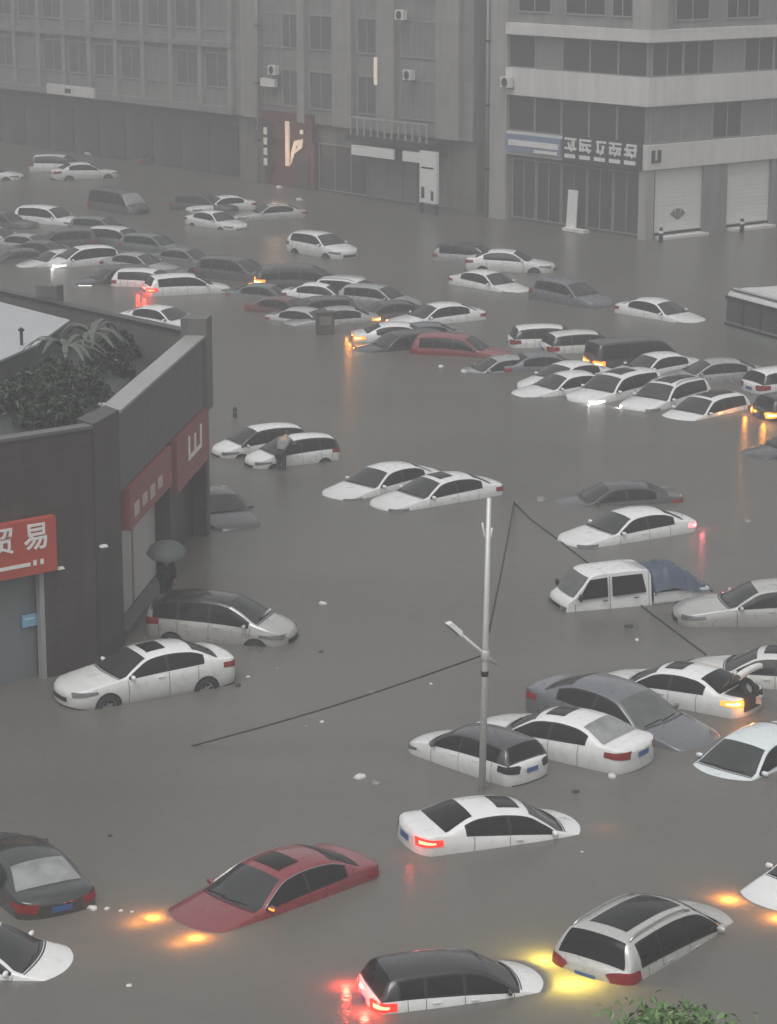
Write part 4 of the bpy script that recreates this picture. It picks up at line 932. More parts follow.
    C('hatch', 'grey', (565, 279), (100, 15), .58, 'grey car with pale bonnet between two white sedans', pitch=1.5, scale=1.08)
    C('sedan', 'white', (654, 298), (100, 15), .68, 'white sedan alone left of the submerged bus', pitch=1.5, scale=1.04)
    # ---- centre left cluster
    C('sedan', 'white', (444, 302), (-100, 9), .70, 'white sedan with a long boot in the open centre of the street', scale=1.08)
    C('sedan', 'white', (393, 322), (100, -2), .70, 'white car with two amber tail lamps below the white centre sedan', tail='amber', glow=.5)
    C('suv', 'black', (408, 330), (-100, 8), .92, 'black car with one white headlamp next to twin amber lamps', rails=False, head='white', sides=(1,), glow=.2)
    C('suv', 'red', (452, 333), (100, 5), .78, 'dark red SUV sunk to its windows in the centre', rails=False)
    C('sedan', 'silver', (508, 355), (-100, 6), .90, 'grey sedan sunk to the glass right of the dark red SUV')
    C('sedan', 'silver', (340, 306), (-100, 4), .74, 'silver car with one amber lamp behind the standing grey box', tail='amber', sides=(1,), glow=.5)
    C('sedan', 'dark', (394, 300), (-100, 5), .68, 'dark sedan between the silver car and the white centre sedan')
    C('suv', 'white', (349, 277), (100, 8), .66, 'white SUV beyond the silver car, with roof rails')
    C('hatch', 'silver', (372, 284), (100, 8), .64, 'silver hatchback pressed against the white SUV with roof rails')
    C('sedan', 'white', (318, 282), (100, 6), .72, 'white car mostly hidden left of the white SUV with roof rails')
    C('sedan', 'maroon', (282, 296), (100, 10), .70, 'maroon sedan with pale rear window sunk beside the lit dark minivan', rwglass=SKYGLASS)
    C('sedan', 'palesilver', (303, 307), (100, 10), .86, 'pale silver sedan sunk to its glass left of the standing grey box')
    C('mpv', 'dark', (292, 263), (100, 0), .70, 'dark minivan with amber tail lamp beyond the maroon sedan', tail='amber', glow=.5, scale=1.22)
    C('suv', 'dark', (231, 256), (100, 8), .64, 'dark SUV behind the white car with red lamps', rails=False, scale=1.08)
    C('sedan', 'grey', (209, 263), (100, 8), .80, 'dull grey sedan sunk left of the dark SUV in the middle of the crowd')
    C('hatch', 'dark', (322, 296), (-100, 5), .74, 'dark hatchback between the maroon sedan and the silver car with one amber lamp')
    C('sedan', 'teal', (262, 283), (100, 6), .88, 'teal grey sedan sunk to its glass beside the pair of amber lamps')
    C('sedan', 'teal', (425, 322), (-100, 5), .92, 'dark teal sedan almost under water between the white centre sedan and the dark red SUV')
    # ---- left cluster
    C('sedan', 'silver', (133, 252), (100, 8), .72, 'silver sedan with pale roof below the teal hatchback')
    C('hatch', 'teal', (96, 216), (100, 6), .76, 'dull teal hatchback right of the white wagon')
    C('sedan', 'dark', (40, 240), (100, 6), .70, 'dark sedan between the silver sedan and the white minivan')
    C('hatch', 'white', (178, 273), (100, -5), .62, 'white hatchback with glowing red tail lamps and bumper', tail='red', glow=1.8, scale=1.05, lit_bumper=True)
    C('hatch', 'white', (144, 268), (100, 4), .66, 'white hatchback just left of the one with glowing red lamps')
    C('sedan', 'white', (157, 305), (100, 12), .62, 'white sedan with an orange lamp right behind the roof parapet', head='amber', sides=(-1,), glow=1, scale=1.0)
    C('sedan', 'grey', (181, 247), (100, 8), .78, 'dark grey sedan with pale window line, sunk above the red lamped hatchback', chrome=True)
    C('hatch', 'teal', (148, 233), (100, 8), .62, 'teal grey hatchback in the crowded left group')
    C('suv', 'teal', (115, 226), (100, 8), .60, 'dull SUV with a pale roof in the crowded left group', rails=False, two='roof', roofcol='offwhite')
    C('mpv', 'white', (89, 245), (-100, 8), .60, 'white minivan with arched roof line and a lit headlamp', head='white', sides=(1,), glow=.15)
    C('suv', 'black', (120, 265), (-100, 8), .84, 'black car with a small headlamp, low in front of the white minivan', head='white', sides=(1,), glow=.1, rails=False)
    C('sedan', 'offwhite', (62, 249), (-100, 10), .70, 'off white sedan with its bonnet pointing left toward a yellow lamp')
    C('suv', 'dark', (66, 228), (-100, 4), .60, 'dark grey SUV between the white wagon and the white minivan', rails=False)
    C('sedan', 'silver', (24, 233), (100, 6), .62, 'silver sedan near the left edge under the white wagon')
    C('sedan', 'dark', (22, 248), (-100, 4), .72, 'dark sedan cut by the left edge with a yellow lamp in the crowded group', head='yellow', sides=(1,), glow=.5)
    C('suv', 'white', (44, 205), (100, 7), .70, 'white wagon with dark side glass, highest row of the crowded left group', rails=False, scale=1.06)
    C('suv', 'dark', (-4, 210), (100, 4), .66, 'dark SUV at the left edge behind the white wagon', rails=False)
    C('sedan', 'white', (-11, 226), (100, 6), .60, 'white car barely entering at the left edge')
    # ---- far rows
    C('suv', 'white', (55, 154), (100, 1), .50, 'distant white SUV behind a white sedan near the far left shops', rails=False, two='pillars', scale=1.04)
    C('sedan', 'white', (78, 162), (100, -4), .36, 'distant white sedan riding high with both wheel arches visible', wheels=True, scale=1.06)
    C('sedan', 'white', (-15, 164), (100, 2), .40, 'distant white sedan at the left edge with only its bonnet showing', wheels=True)
    C('van', 'dark', (114, 188), (100, 14), .56, 'distant dark van with a pale windscreen edge alone in open water', wsglass=SKYGLASS, scale=1.1)
    C('sedan', 'white', (212, 210), (100, 14), .52, 'distant white sedan with its bonnet toward us, nearest of three', wheels=True)
    C('sedan', 'white', (227, 195), (-100, 6), .54, 'distant white car facing left, farthest of three')
    C('sedan', 'palesilver', (277, 203), (-100, 4), .52, 'distant pale silver sedan facing left beside two white cars')
    C('hatch', 'white', (317, 231), (85, 13), .44, 'white hatchback floating alone in the far open water', wheels=True, scale=1.1)
    C('suv', 'dark', (198, 193), (100, 4), .60, 'shadowy dark SUV behind three distant pale cars', rails=False)
    C('sedan', 'dark', (158, 152), (100, -4), .60, 'shadowy dark car close to the far left shops')
    C('van', 'dark', (-2, 108), (100, 8), .50, 'far dark van with a pale edge at the upper left')
all_cars()

# ================================================================== other vehicles
def pickup():
    sc = .90; sink = .62; zr = 1.86 * sc - sink; p = G(611, 566, zr); a = heading(611, 566, -100, 9, zr)
    root = tag(empty('pickup_truck', (p.x - .55 * math.cos(a), p.y - .55 * math.sin(a), -sink), (0, R(1.0), a)), 'white crew cab pickup with a blue tarp over its load', 'truck')
    root.scale = (sc,) * 3; wp = PAINT['white']
    # cab: lofted outline in side view, rounded in plan
    prof = [(2.42, .45), (2.46, .75), (2.40, 1.02), (2.22, 1.12), (1.62, 1.80), (1.40, 1.86), (.1, 1.88), (-.42, 1.84), (-.50, 1.70), (-.52, .45)]
    def hw(x, z): return (.83 - max(0, z - 1.05) * .16) * (1 - .10 * sstep(1.6, 2.5, x))
    rows = [[Vector((x - .06 * (abs(t) ** 4) * (1 if x > 1 else -.4), hw(x, z) * t, z - (.03 * abs(t) ** 6 if z > 1.5 else 0))) for t in (-1, -.96, -.8, -.4, 0, .4, .8, .96, 1)] for x, z in prof]
    mb = MB().grid(rows)
    for sg in (1, -1):
        vs = [r_[-1 if sg > 0 else 0] for r_ in rows]; mb.add(vs, [tuple(range(len(vs)))], 0)
    mb.build('cab', wp, root)
    def sidep(poly, sg, eps): return [Vector((x, sg * (hw(x, z) + eps), z)) for x, z in poly]
    for sg in (1, -1):
        for poly, nm in (([(2.02, 1.10), (1.62, 1.70), (1.02, 1.73), (1.02, 1.12)], 'side_window'), ([(.86, 1.12), (.86, 1.73), (-.18, 1.73), (-.30, 1.14)], 'side_window')):
            pl = sidep(poly, sg, .012); q = sidep(poly, sg, .002)
            MB().add(pl + q, [(0, 1, 2, 3), (4, 5, 1, 0), (5, 6, 2, 1), (6, 7, 3, 2), (7, 4, 0, 3)]).build(nm, GLASS, root)
        for x in (.94, -.40, 2.12):
            zt = 1.75 if x < 2 else .98
            MB().add(sidep([(x - .008, .5), (x + .008, .5), (x + .008, zt), (x - .008, zt)], sg, .004), [(0, 1, 2, 3)]).build('door_seam', TRIM, root)
        for x in (1.12, -.24 + .3): MB().box((x, sg * (hw(x, 1.0) + .015), 1.0), (.16, .03, .03)).build('door_handle', TRIM, root)
        MB().ell((2.02, sg * .98, 1.22), (.05, .11, .12), 10, 8, pw=.7).box((2.04, sg * .87, 1.16), (.05, .14, .03)).build('mirror', TRIM, root)
        MB().box((2.415, sg * .55, .80), (.08, .30, .15), ry=.12).build('headlight', LENS, root)
        for x in (1.55, -1.75):
            mb = MB(); r = .31; w_ = mb.lathe([(r * .6, -.1), (r, -.08), (r, .08), (r * .6, .1)], 'y', 24, 0).lathe([(.001, sg * .04), (r * .62, sg * .07)], 'y', 24, 1)
            wh = mb.build('wheel', [TYRE, RIM], root); wh.location = (x, sg * .72, .31)
    n = 8; rows = []
    for i in range(n + 1):
        s = i / n; x = 2.185 - .52 * s; z = 1.165 + .59 * s; k = hw(x, z) * .90
        rows.append([Vector((x + .022 - .05 * abs(t) ** 4, k * t, z + .022)) for t in [-1 + 2 * j / 8 for j in range(9)]])
    MB().grid(rows).build('windshield', PALEGLASS, root)
    MB().box((2.475, 0, .82), (.03, .7, .10), ry=.1).build('grille', TRIM, root)
    MB().box((2.47, 0, .52), (.10, 1.5, .22)).build('bumper', TRIM, root)
    bed = MB()
    for sg in (1, -1): bed.span((-2.45, sg * .80, .72), (-.58, sg * .76, 1.06))
    bed.span((-2.49, -.80, .72), (-2.45, .80, 1.06)).span((-2.45, -.76, .66), (-.58, .76, .72)); bed.build('cargo_bed', wp, root)
    for sg in (1, -1): MB().box((-2.50, sg * .68, .66), (.03, .16, .10)).build('tail_light', REDLENS, root)
    # tarp
    rows = []; rn = random.Random(8); nx, ny = 30, 20
    for i in range(nx + 1):
        r_ = []; u = i / nx; x = -.60 - 1.98 * u
        for j in range(ny + 1):
            t = j / ny * 2 - 1
            h_ = 1.62 + .10 * math.sin(u * 5 + 1) + (.13 if .22 < u < .55 else 0) * (1 - abs(t) ** 3) - .52 * sstep(.60, 1.0, u)
            edge = max(0, abs(t) - .62) / .38; z = h_ - .60 * edge ** 1.6 * (1 - .35 * u) + .035 * math.sin(9 * u + 5 * t) * math.cos(7 * t - 3 * u) + .02 * math.sin(23 * u + 3 * t) * math.sin(17 * t)
            y = t * (.84 + .06 * edge); r_.append(Vector((x, y, max(z, .98))))
        rows.append(r_)
    mb = MB().grid(rows); vs = rows[0]; b = [Vector((p.x, p.y, .98)) for p in vs]
    mb.grid([vs, b]); mb.grid([rows[-1], [Vector((p.x, p.y, .90)) for p in rows[-1]]])
    o = tag(mb.build('tarp', pmat('blue tarp', (.055, .075, .115), .5, noise=.25, nscale=3, bump=.2)), 'crumpled dark blue tarp lashed over the pickup bed', 'tarp')
    o.location = root.location; o.rotation_euler = root.rotation_euler; o.scale = root.scale
pickup()

def bus():
    c0 = G(724, 334); a = heading(724, 334, 50, 14.5)
    root = tag(empty('bus', (c0.x, c0.y, -.85), (0, 0, a)), 'greenish grey bus sunk to its windows at the right edge', 'bus')
    L, Wd, Hh = 10.5, 2.45, 2.95                       # local x along the side towards the right, y away from the viewer
    green = pmat('bus side paint', (.20, .225, .205), .4, 0, .3, .12, 1.2); pale = pmat('bus roof paint', (.60, .61, .60), .4, noise=.12, nscale=1)
    def ring(y0, z0, z1, r=.22):
        pts = [(0, z0)]
        return pts
    sec = [(0, .3), (0, 1.45), (.04, 2.6), (.12, 2.82), (.32, 2.93), (Wd / 2, 2.98), (Wd - .32, 2.93), (Wd - .12, 2.82), (Wd - .04, 2.6), (Wd, 1.45), (Wd, .3)]
    rows = []
    for x, k in ((0.0, .90), (.03, .96), (.12, 1), (L - .12, 1), (L - .03, .96), (L, .9)):
        rows.append([Vector((x, Wd / 2 + (y - Wd / 2) * k, z if z < 2.5 else 2.5 + (z - 2.5) * (k if k < 1 else 1))) for y, z in sec])
    mb = MB()
    lower = [r_ for r_ in rows]; mb.grid(rows)
    for i, f in enumerate(mb.f):
        cz = sum(mb.v[q].z for q in f) / 4
        mb.m[i] = 1 if cz > 2.68 else 0
    for r_ in (rows[0], rows[-1]): mb.add(r_, [tuple(range(len(r_)))], 0)
    mb.build('body', [green, pale], root)
    for i in range(7):
        x0 = .14 + i * 1.47; x1 = x0 + 1.34
        MB().add([(x0, -.012, 1.52), (x1, -.012, 1.52), (x1, .022, 2.52), (x0, .022, 2.52), (x0, .03, 1.52), (x1, .03, 1.52), (x1, .06, 2.52), (x0, .06, 2.52)],
                 [(0, 1, 2, 3), (0, 4, 5, 1), (3, 2, 6, 7), (0, 3, 7, 4), (1, 5, 6, 2)]).build('side_window', pmat('bus glass', (.055, .06, .056), .14, noise=.5, nscale=1), root)
        MB().span((x1 + .005, -.03, 1.45), (x1 + .125, .05, 2.56)).build('window_pillar', TRIM, root)
    MB().span((.05, -.045, 2.54), (L - .05, .04, 2.68)).build('gutter', TRIM, root)
    MB().span((.2, .28, 2.955), (L - .2, .42, 3.03)).build('roof_rail', PAINT['offwhite'], root)
    MB().span((.2, .18, 2.93), (L - .2, .25, 2.96)).build('roof_seam', TRIM, root)
    MB().span((.04, -.03, 1.30), (L - .04, .03, 1.42)).build('belt_strip', TRIM, root)
    MB().box((2.2, Wd / 2 + .2, 3.08), (1.8, 1.3, .22), taper=.85).build('roof_vent', pale, root)
    MB().add([(-.012, .35, 1.5), (-.012, Wd - .35, 1.5), (-.012, Wd - .4, 2.5), (-.012, .4, 2.5), (.02, .35, 1.5), (.02, Wd - .35, 1.5), (.02, Wd - .4, 2.5), (.02, .4, 2.5)], [(3, 2, 1, 0), (4, 5, 6, 7), (0, 1, 5, 4), (2, 3, 7, 6), (1, 2, 6, 5), (3, 0, 4, 7)]).build('end_window', GLASS, root)
bus()

def open_boot():
    """boot lid, dark sheets painted as its shaded inside and spare wheel of the white sedan with the open boot"""
    root = next(o for o in bpy.data.objects if o.get('label', '').startswith('white sedan with open boot'))
    c = SEDAN
    rows = [[c.roof(x, t) + Vector((0, 0, .012)) for t in [-.8 + 1.6 * j / 8 for j in range(9)]] for x in [-1.76 - .52 * i / 6 for i in range(7)]]
    MB().grid(rows).build('boot_shade_top', pmat('boot shade', (.02, .017, .018), .8), root)  # dark sheets laid on the closed body imitate the shaded boot inside
    c.facepatch(-1, .62, 1.0, .52, .03).build('boot_shade_rear', pmat('boot shade', (.02, .017, .018), .8), root)
    for ch in list(root.children):
        if ch.name.startswith('number_plate'): bpy.data.objects.remove(ch)
    rows = []
    for i in range(9):
        s = i / 8; x = -1.70 - .46 * s; z = 1.20 + .52 * math.sin(s * 1.3)
        rows.append([Vector((x, .62 * t, z - .05 * t * t)) for t in [-1 + 2 * j / 8 for j in range(9)]])
    last = rows[-1]; rows.append([p + Vector((-.10, 0, -.02)) for p in last]); rows.append([p + Vector((-.13, 0, -.14)) for p in last]); rows.append([p + Vector((-.05, 0, -.16)) for p in last])
    MB().grid(rows).build('boot_lid', PAINT['white'], root)
    for sg in (1, -1): MB().tube([(-1.78, sg * .5, 1.09), (-1.95, sg * .5, 1.5)], .018, 6).build('lid_strut', TRIM, root)
    bpy.context.view_layer.update()
    M = root.matrix_world @ Matrix.Translation((-2.20, .05, 1.12)) @ Matrix.Rotation(R(-58), 4, 'Y')
    mb = MB().lathe([(.15, -.07), (.27, -.08), (.30, -.04), (.30, .04), (.27, .08), (.15, .07)], 'z', 26, 0).lathe([(.001, .02), (.1, .04), (.17, .02), (.17, -.04)], 'z', 22, 1)
    sp = tag(mb.build('spare_wheel', [TYRE, RIM]), 'spare wheel standing in the open boot of the white sedan', 'wheel'); sp.matrix_world = M
    b = MB().box((0, 0, 0), (.30, .24, .16), taper=.9).box((0, 0, .09), (.32, .26, .02)); bx = tag(b.build('box', pmat('pale carton', (.36, .34, .32), .7)), 'small pale box at the lip of the open boot', 'box')
    bx.matrix_world = root.matrix_world @ Matrix.Translation((-2.36, -.12, .80)) @ Matrix.Rotation(.3, 4, 'Z')
open_boot()

# ================================================================== lamp post and fallen cables
def lamp_post():
    p = G(482, 790); tp = height_at(p, 498); d = G(486, 790) - p
    root = tag(empty('lamp_post', p), 'tall pale lamp post with a tilted lamp arm, standing in the flooded street', 'lamp post')
    m = pmat('galvanised steel', (.58, .58, .57), .45, .3, noise=.12, nscale=3)
    lean = Vector((d.x, 0, 0)) * 1.0
    ax = lambda z: lean * (z / tp) + Vector((0, 0, z))
    MB().tube([ax(-.95), ax(tp * .5), ax(tp)], [.085, .07, .05], 14).build('pole', m, root)
    zb = height_at(p, 655); c = ax(zb)
    e0 = c + Vector((-.62, -.25, .62)); e1 = c + Vector((.27, .10, -.26))
    MB().tube([c + (e0 - c) * .98, c, e1], [.035, .045, .04], 10).build('arm', m, root)
    MB().lathe([(.085, -.12), (.10, -.1), (.10, .1), (.085, .12)], n=16, off=c).build('clamp', m, root)
    q = (e0 - c).normalized(); hd = MB(); M = Matrix.Translation(e0 + q * .12) @ q.to_track_quat('X', 'Z').to_matrix().to_4x4()
    hd.M = M; hd.box((0, 0, .02), (.46, .20, .11), taper=.75); hd.build('lamp_head', PAINT['white'], root)
    l = MB(M); l.box((.0, 0, -.055), (.34, .15, .03)); l.build('lens', PALEGLASS, root)
    z2 = height_at(p, 541); c2 = ax(z2)
    MB().tube([c2, c2 + Vector((-.08, 0, .12)), c2 + Vector((-.13, 0, .42))], .022, 8).tube([c2 + Vector((0, 0, -.0)), c2 + Vector((.07, .0, .1)), c2 + Vector((.085, 0, .30))], .022, 8).build('fork', m, root)
    MB().lathe([(.08, 0), (.087, .02), (.087, .1), (.08, .12)], n=14, off=ax(height_at(p, 676))).build('joint_ring', TRIM, root)
    CB = pmat('black cable', (.022, .022, .022), .6)
    a = p + c + Vector((-.10, 0, -.02)); b = G(188, 745); b.z = -.05; pts = []
    for i in range(25):
        s = i / 24; q = a.lerp(b, s); q.z -= .10 * math.sin(math.pi * s); pts.append(q)
    tag(MB().tube(pts, .022, 6).build('cable', CB), 'long black cable slanting from the lamp arm down into the water at left', 'cable')
    a = p + ax(height_at(p, 632)) + Vector((.07, 0, 0)); b = G(514, 503); b.z = .03; pts = []
    for i in range(25):
        s = i / 24; q = a.lerp(b, s); q.z -= .12 * math.sin(math.pi * s); pts.append(q)
    for px, py in ((530, 519), (558, 540), (585, 561), (618, 587), (650, 613), (678, 634), (706, 655)):
        q = G(px, py); q.z = .012; pts.append(q)
    tag(MB().tube(pts, .026, 6).build('cable', CB), 'black cable from the lamp post trailing across the water behind the pickup', 'cable')
lamp_post()

# ================================================================== people
def skin_body(name, verts, edges, radii, mat, parent=None, sub=2):
    me = bpy.data.meshes.new(name); me.from_pydata([tuple(v) for v in verts], edges, []); me.materials.append(mat)
    o = link(name, me, parent); sk = o.modifiers.new('skin', 'SKIN'); sk.use_smooth_shade = True
    for i, r_ in enumerate(radii):
        d = me.skin_vertices[0].data[i]; d.radius = (r_, r_) if not isinstance(r_, tuple) else r_; d.use_root = (i == 0)
    s = o.modifiers.new('smooth', 'SUBSURF'); s.levels = sub; s.render_levels = sub
    return o
SKIN = pmat('skin', (.42, .27, .20), .5); HAIR = pmat('black hair', (.012, .011, .010), .5)
def person(loc, rz, J, label, coat, legs, coatlegs=True, scale=1.0):
    """J: joint name -> position; the body is one skinned surface, clothes are children grown over the same joints"""
    names = ['pelvis', 'waist', 'chest', 'neck', 'head', 'crown', 'shL', 'elL', 'wrL', 'haL', 'shR', 'elR', 'wrR', 'haR', 'hipL', 'knL', 'anL', 'toL', 'hipR', 'knR', 'anR', 'toR']
    rad = [.125, .12, .135, .055, .095, .075, .06, .045, .033, .03, .06, .045, .033, .03, .085, .062, .045, .035, .085, .062, .045, .035]
    E_ = [(0, 1), (1, 2), (2, 3), (3, 4), (4, 5), (2, 6), (6, 7), (7, 8), (8, 9), (2, 10), (10, 11), (11, 12), (12, 13), (0, 14), (14, 15), (15, 16), (16, 17), (0, 18), (18, 19), (19, 20), (20, 21)]
    V = [Vector(J[n]) for n in names]
    b = skin_body('person', V, E_, rad, SKIN); tag(b, label, 'person'); b.location = loc; b.rotation_euler.z = rz; b.scale = (scale,) * 3
    def wear(nm, idx, grow, mat):
        mp = {j: i for i, j in enumerate(idx)}
        skin_body(nm, [V[j] for j in idx], [(mp[x], mp[y]) for x, y in E_ if x in mp and y in mp], [rad[j] + grow for j in idx], mat, b)
    wear('jacket', [1, 0, 2, 3, 6, 7, 8, 10, 11, 12], .035, coat); wear('trousers', [0, 14, 15, 16, 18, 19, 20], .026, legs)
    h = V[4]; up = (V[5] - V[4]).normalized(); hair = MB(frame(h, Vector((1, 0, 0)), Vector((0, 1, 0))))
    hair.ell(up * .05 + Vector((-.02, 0, 0)), (.118, .108, .098), 14, 10); hair.build('hair', HAIR, b)
    fw = Vector((1, 0, -.1)).normalized()
    fc = MB(); fc.ell(h + fw * .105 + Vector((0, 0, -.005)), (.022, .016, .026), 8, 6); fc.build('nose', SKIN, b)
    ey = MB()
    for sg in (1, -1): ey.ell(h + fw * .092 + Vector((0, sg * .036, .028)), (.012, .014, .009), 8, 6)
    ey.build('eye', HAIR, b); MB().ell(h + fw * .090 + Vector((0, 0, -.05)), (.012, .028, .008), 8, 6).build('mouth', pmat('lips', (.30, .13, .11), .5), b)
    for sg in (1, -1): MB().ell(h + Vector((0, sg * .10, 0)), (.022, .012, .034), 8, 6).build('ear', SKIN, b)
    for s_, (hn, wn) in ((1, (9, 8)), (-1, (13, 12))):
        d = (V[hn] - V[wn]).normalized(); side = d.cross(Vector((0, 0, 1))); side = side.normalized() if side.length > .1 else Vector((0, 1, 0)); nn = side.cross(d)
        hm_ = MB(); hm_.tube([V[wn], V[hn] - d * .01, V[hn] + d * .03], [.026, .040, .036], 8)
        for k in range(4):
            r0 = V[hn] + d * .03 + side * (.027 - .018 * k); ln = (.075, .085, .080, .062)[k]
            hm_.tube([r0, r0 + d * ln * .5 - nn * .012, r0 + d * ln * .8 - nn * .04], [.011, .010, .008], 6)
        t0 = V[hn] - d * .02 + side * .03; hm_.tube([t0, t0 + side * .03 + d * .03 - nn * .01, t0 + side * .025 + d * .07 - nn * .03], [.013, .011, .009], 6)
        hm_.build('hand', SKIN, b)
    return b
# someone bent over, hands on the white minivan (x is the way they face)
q = G(281, 470); q.z = 0
JW = dict(pelvis=(0, 0, .70), waist=(.10, 0, .84), chest=(.34, 0, 1.02), neck=(.52, 0, 1.12), head=(.63, 0, 1.17), crown=(.68, 0, 1.25), shL=(.40, .19, 1.02), elL=(.60, .24, .86), wrL=(.80, .22, .80), haL=(.87, .21, .80),
          shR=(.40, -.19, 1.02), elR=(.60, -.24, .86), wrR=(.80, -.22, .80), haR=(.87, -.21, .80), hipL=(0, .10, .64), knL=(.08, .11, .20), anL=(-.06, .12, -.30), toL=(.08, .13, -.36), hipR=(0, -.10, .64), knR=(.02, -.11, .20), anR=(-.12, -.12, -.30), toR=(.02, -.13, -.36))
person(q, R(72), JW, 'person in a grey jacket bent over, both hands on the nearer white minivan', pmat('grey jacket', (.20, .205, .21), .7, noise=.15), pmat('dark trousers', (.035, .037, .042), .8))
# someone on the shop step with an umbrella
q = A + (B - A).normalized() * along(A, (B - A).normalized(), 147, .3) + Vector((.55, -.12, .22))
JU = dict(pelvis=(0, 0, .92), waist=(0, 0, 1.08), chest=(.02, 0, 1.32), neck=(.03, 0, 1.47), head=(.05, 0, 1.58), crown=(.055, 0, 1.67), shL=(.02, .19, 1.37), elL=(.04, .25, 1.10), wrL=(.10, .24, .88), haL=(.11, .235, .81),
          shR=(.03, -.19, 1.38), elR=(.17, -.25, 1.20), wrR=(.30, -.14, 1.36), haR=(.31, -.12, 1.43), hipL=(0, .09, .86), knL=(.03, .10, .48), anL=(0, .10, .08), toL=(.13, .11, .03), hipR=(0, -.09, .86), knR=(.02, -.10, .48), anR=(-.02, -.10, .08), toR=(.11, -.11, .03))
person(q, R(-55), JU, 'person in dark clothes under an umbrella in front of the pale shop doors', pmat('dark coat', (.022, .026, .026), .8), pmat('dark cloth', (.02, .022, .022), .8))
um = empty('umbrella', q + Matrix.Rotation(R(-55), 3, 'Z') @ Vector((.30, -.12, 1.44)), (R(8), R(14), R(-55))); tag(um, 'grey green umbrella held up by the person at the shop doors', 'umbrella')
rows = []
for i in range(7):
    s = i / 6; rows.append([Vector((.56 * math.sin(s * 1.45) / .99 * (1 - .05 * s * (.5 + .5 * math.cos(8 * 2 * math.pi * k / 64))) * math.cos(2 * math.pi * k / 64), .56 * math.sin(s * 1.45) / .99 * (1 - .05 * s * (.5 + .5 * math.cos(8 * 2 * math.pi * k / 64))) * math.sin(2 * math.pi * k / 64), .62 - .30 * (1 - math.cos(s * 1.45)) )) for k in range(65)])
MB().grid(rows).build('canopy', pmat('grey green cloth', (.075, .09, .088), .6), um)
MB().tube([(0, 0, -.12), (0, 0, .68)], .009, 6).build('shaft', CHROME, um); MB().tube([(0, 0, -.06), (0, 0, .06)], .016, 8).build('handle', TRIM, um)
rb = MB()
for k in range(8): a = 2 * math.pi * (k + .5) / 8; rb.tube([(0, 0, .36), (.28 * math.cos(a), .28 * math.sin(a), .545)], .004, 4)
rb.build('stretcher', CHROME, um)

# ================================================================== things standing or floating in the water
def standing_box():
    p = G(325, 334); r = tag(empty('utility_box', Vector((p.x, p.y, -.9)), (0, 0, R(8))), 'dark grey box with a paler front plate standing in the water in the centre left', 'box')
    MB().box((0, 0, .95), (.84, .5, 1.9)).build('case', pmat('dark case', (.055, .055, .055), .6, noise=.2), r)
    MB().box((.0, -.262, 1.56), (.56, .02, .42)).build('front_plate', pmat('grey plate', (.14, .145, .14), .4), r)
    MB().box((0, 0, 1.93), (.92, .58, .06)).build('lid', pmat('dark case', (.055, .055, .055), .6), r)
    p = G(235, 417); r = tag(empty('bollard', Vector((p.x, p.y, -.9))), 'lone dark bollard in open water beyond the two white minivans', 'bollard')
    MB().lathe([(.001, 0), (.085, 0), (.08, 1.22), (.06, 1.28), (.001, 1.3)], n=14).build('post', TRIM, r); MB().lathe([(.083, 1.06), (.088, 1.07), (.088, 1.12), (.082, 1.13)], n=14).build('band', SHOP_GREY, r)
standing_box()
LIT = [(323, 604, .24, 'pale bag floating in the open water right of the silver grey minivan', 'w'), (321, 652, .14, 'small dark scrap floating below the pale bag', 'd'), (322, 722, .12, 'small white scrap left of the long cable', 'w'), (306, 726, .10, 'faint scrap left of the long cable', 'g'),
       (360, 778, .30, 'white foam block floating in open water left of the lamp post foot', 'w'), (376, 783, .22, 'dull rag trailing from the white foam block', 'g'), (431, 684, .10, 'tiny white scrap left of the lamp post', 'w'), (372, 692, .16, 'pale leaf of plastic under the long cable', 'g'),
       (629, 627, .24, 'dark lump floating below the pickup', 'd'), (637, 640, .14, 'white scrap under the dark lump below the pickup', 'w'), (612, 777, .26, 'white scrap by the rear bumper of the pale window sedan', 'w'), (576, 792, .16, 'dark can floating near a white rear bumper', 'd'),
       (582, 852, .07, 'tiny white scrap below the sunken bonnet', 'w'), (110, 836, .12, 'dark scrap floating above the black sedan', 'd'), (93, 909, .22, 'white fragment by the black sedan tail', 'w'), (107, 909, .12, 'first white crumb trailing from the black sedan', 'w'), (121, 911, .10, 'second white crumb trailing from the black sedan', 'w'),
       (132, 912, .08, 'last white crumb trailing from the black sedan', 'w'), (129, 986, .12, 'white scrap in open water at bottom left', 'w'), (475, 413 - 58, .01, '', ''), (441, 367, .30, 'white plate floating below the dark red SUV, left one', 'w'), (464, 372, .34, 'white plate floating below the dark red SUV, right one', 'w'),
       (238, 686, .20, 'dark lump at the tail of the floating white sedan', 'd'), (248, 677, .12, 'white crumb off the tail of the floating white sedan', 'w'), (277, 668, .12, 'pale crumb in the water below the silver grey minivan', 'g'), (541, 500, .4, 'pale foam sheet floating left of the sunk dark sedan', 'g'), (748, 521, .3, 'pale foam sheet floating right of the red lamped white sedan', 'g')]
LM = {'w': pmat('white foam litter', (.62, .61, .58), .6, noise=.1), 'd': pmat('dark litter', (.03, .03, .03), .6), 'g': pmat('dull litter', (.26, .25, .235), .7, noise=.2)}
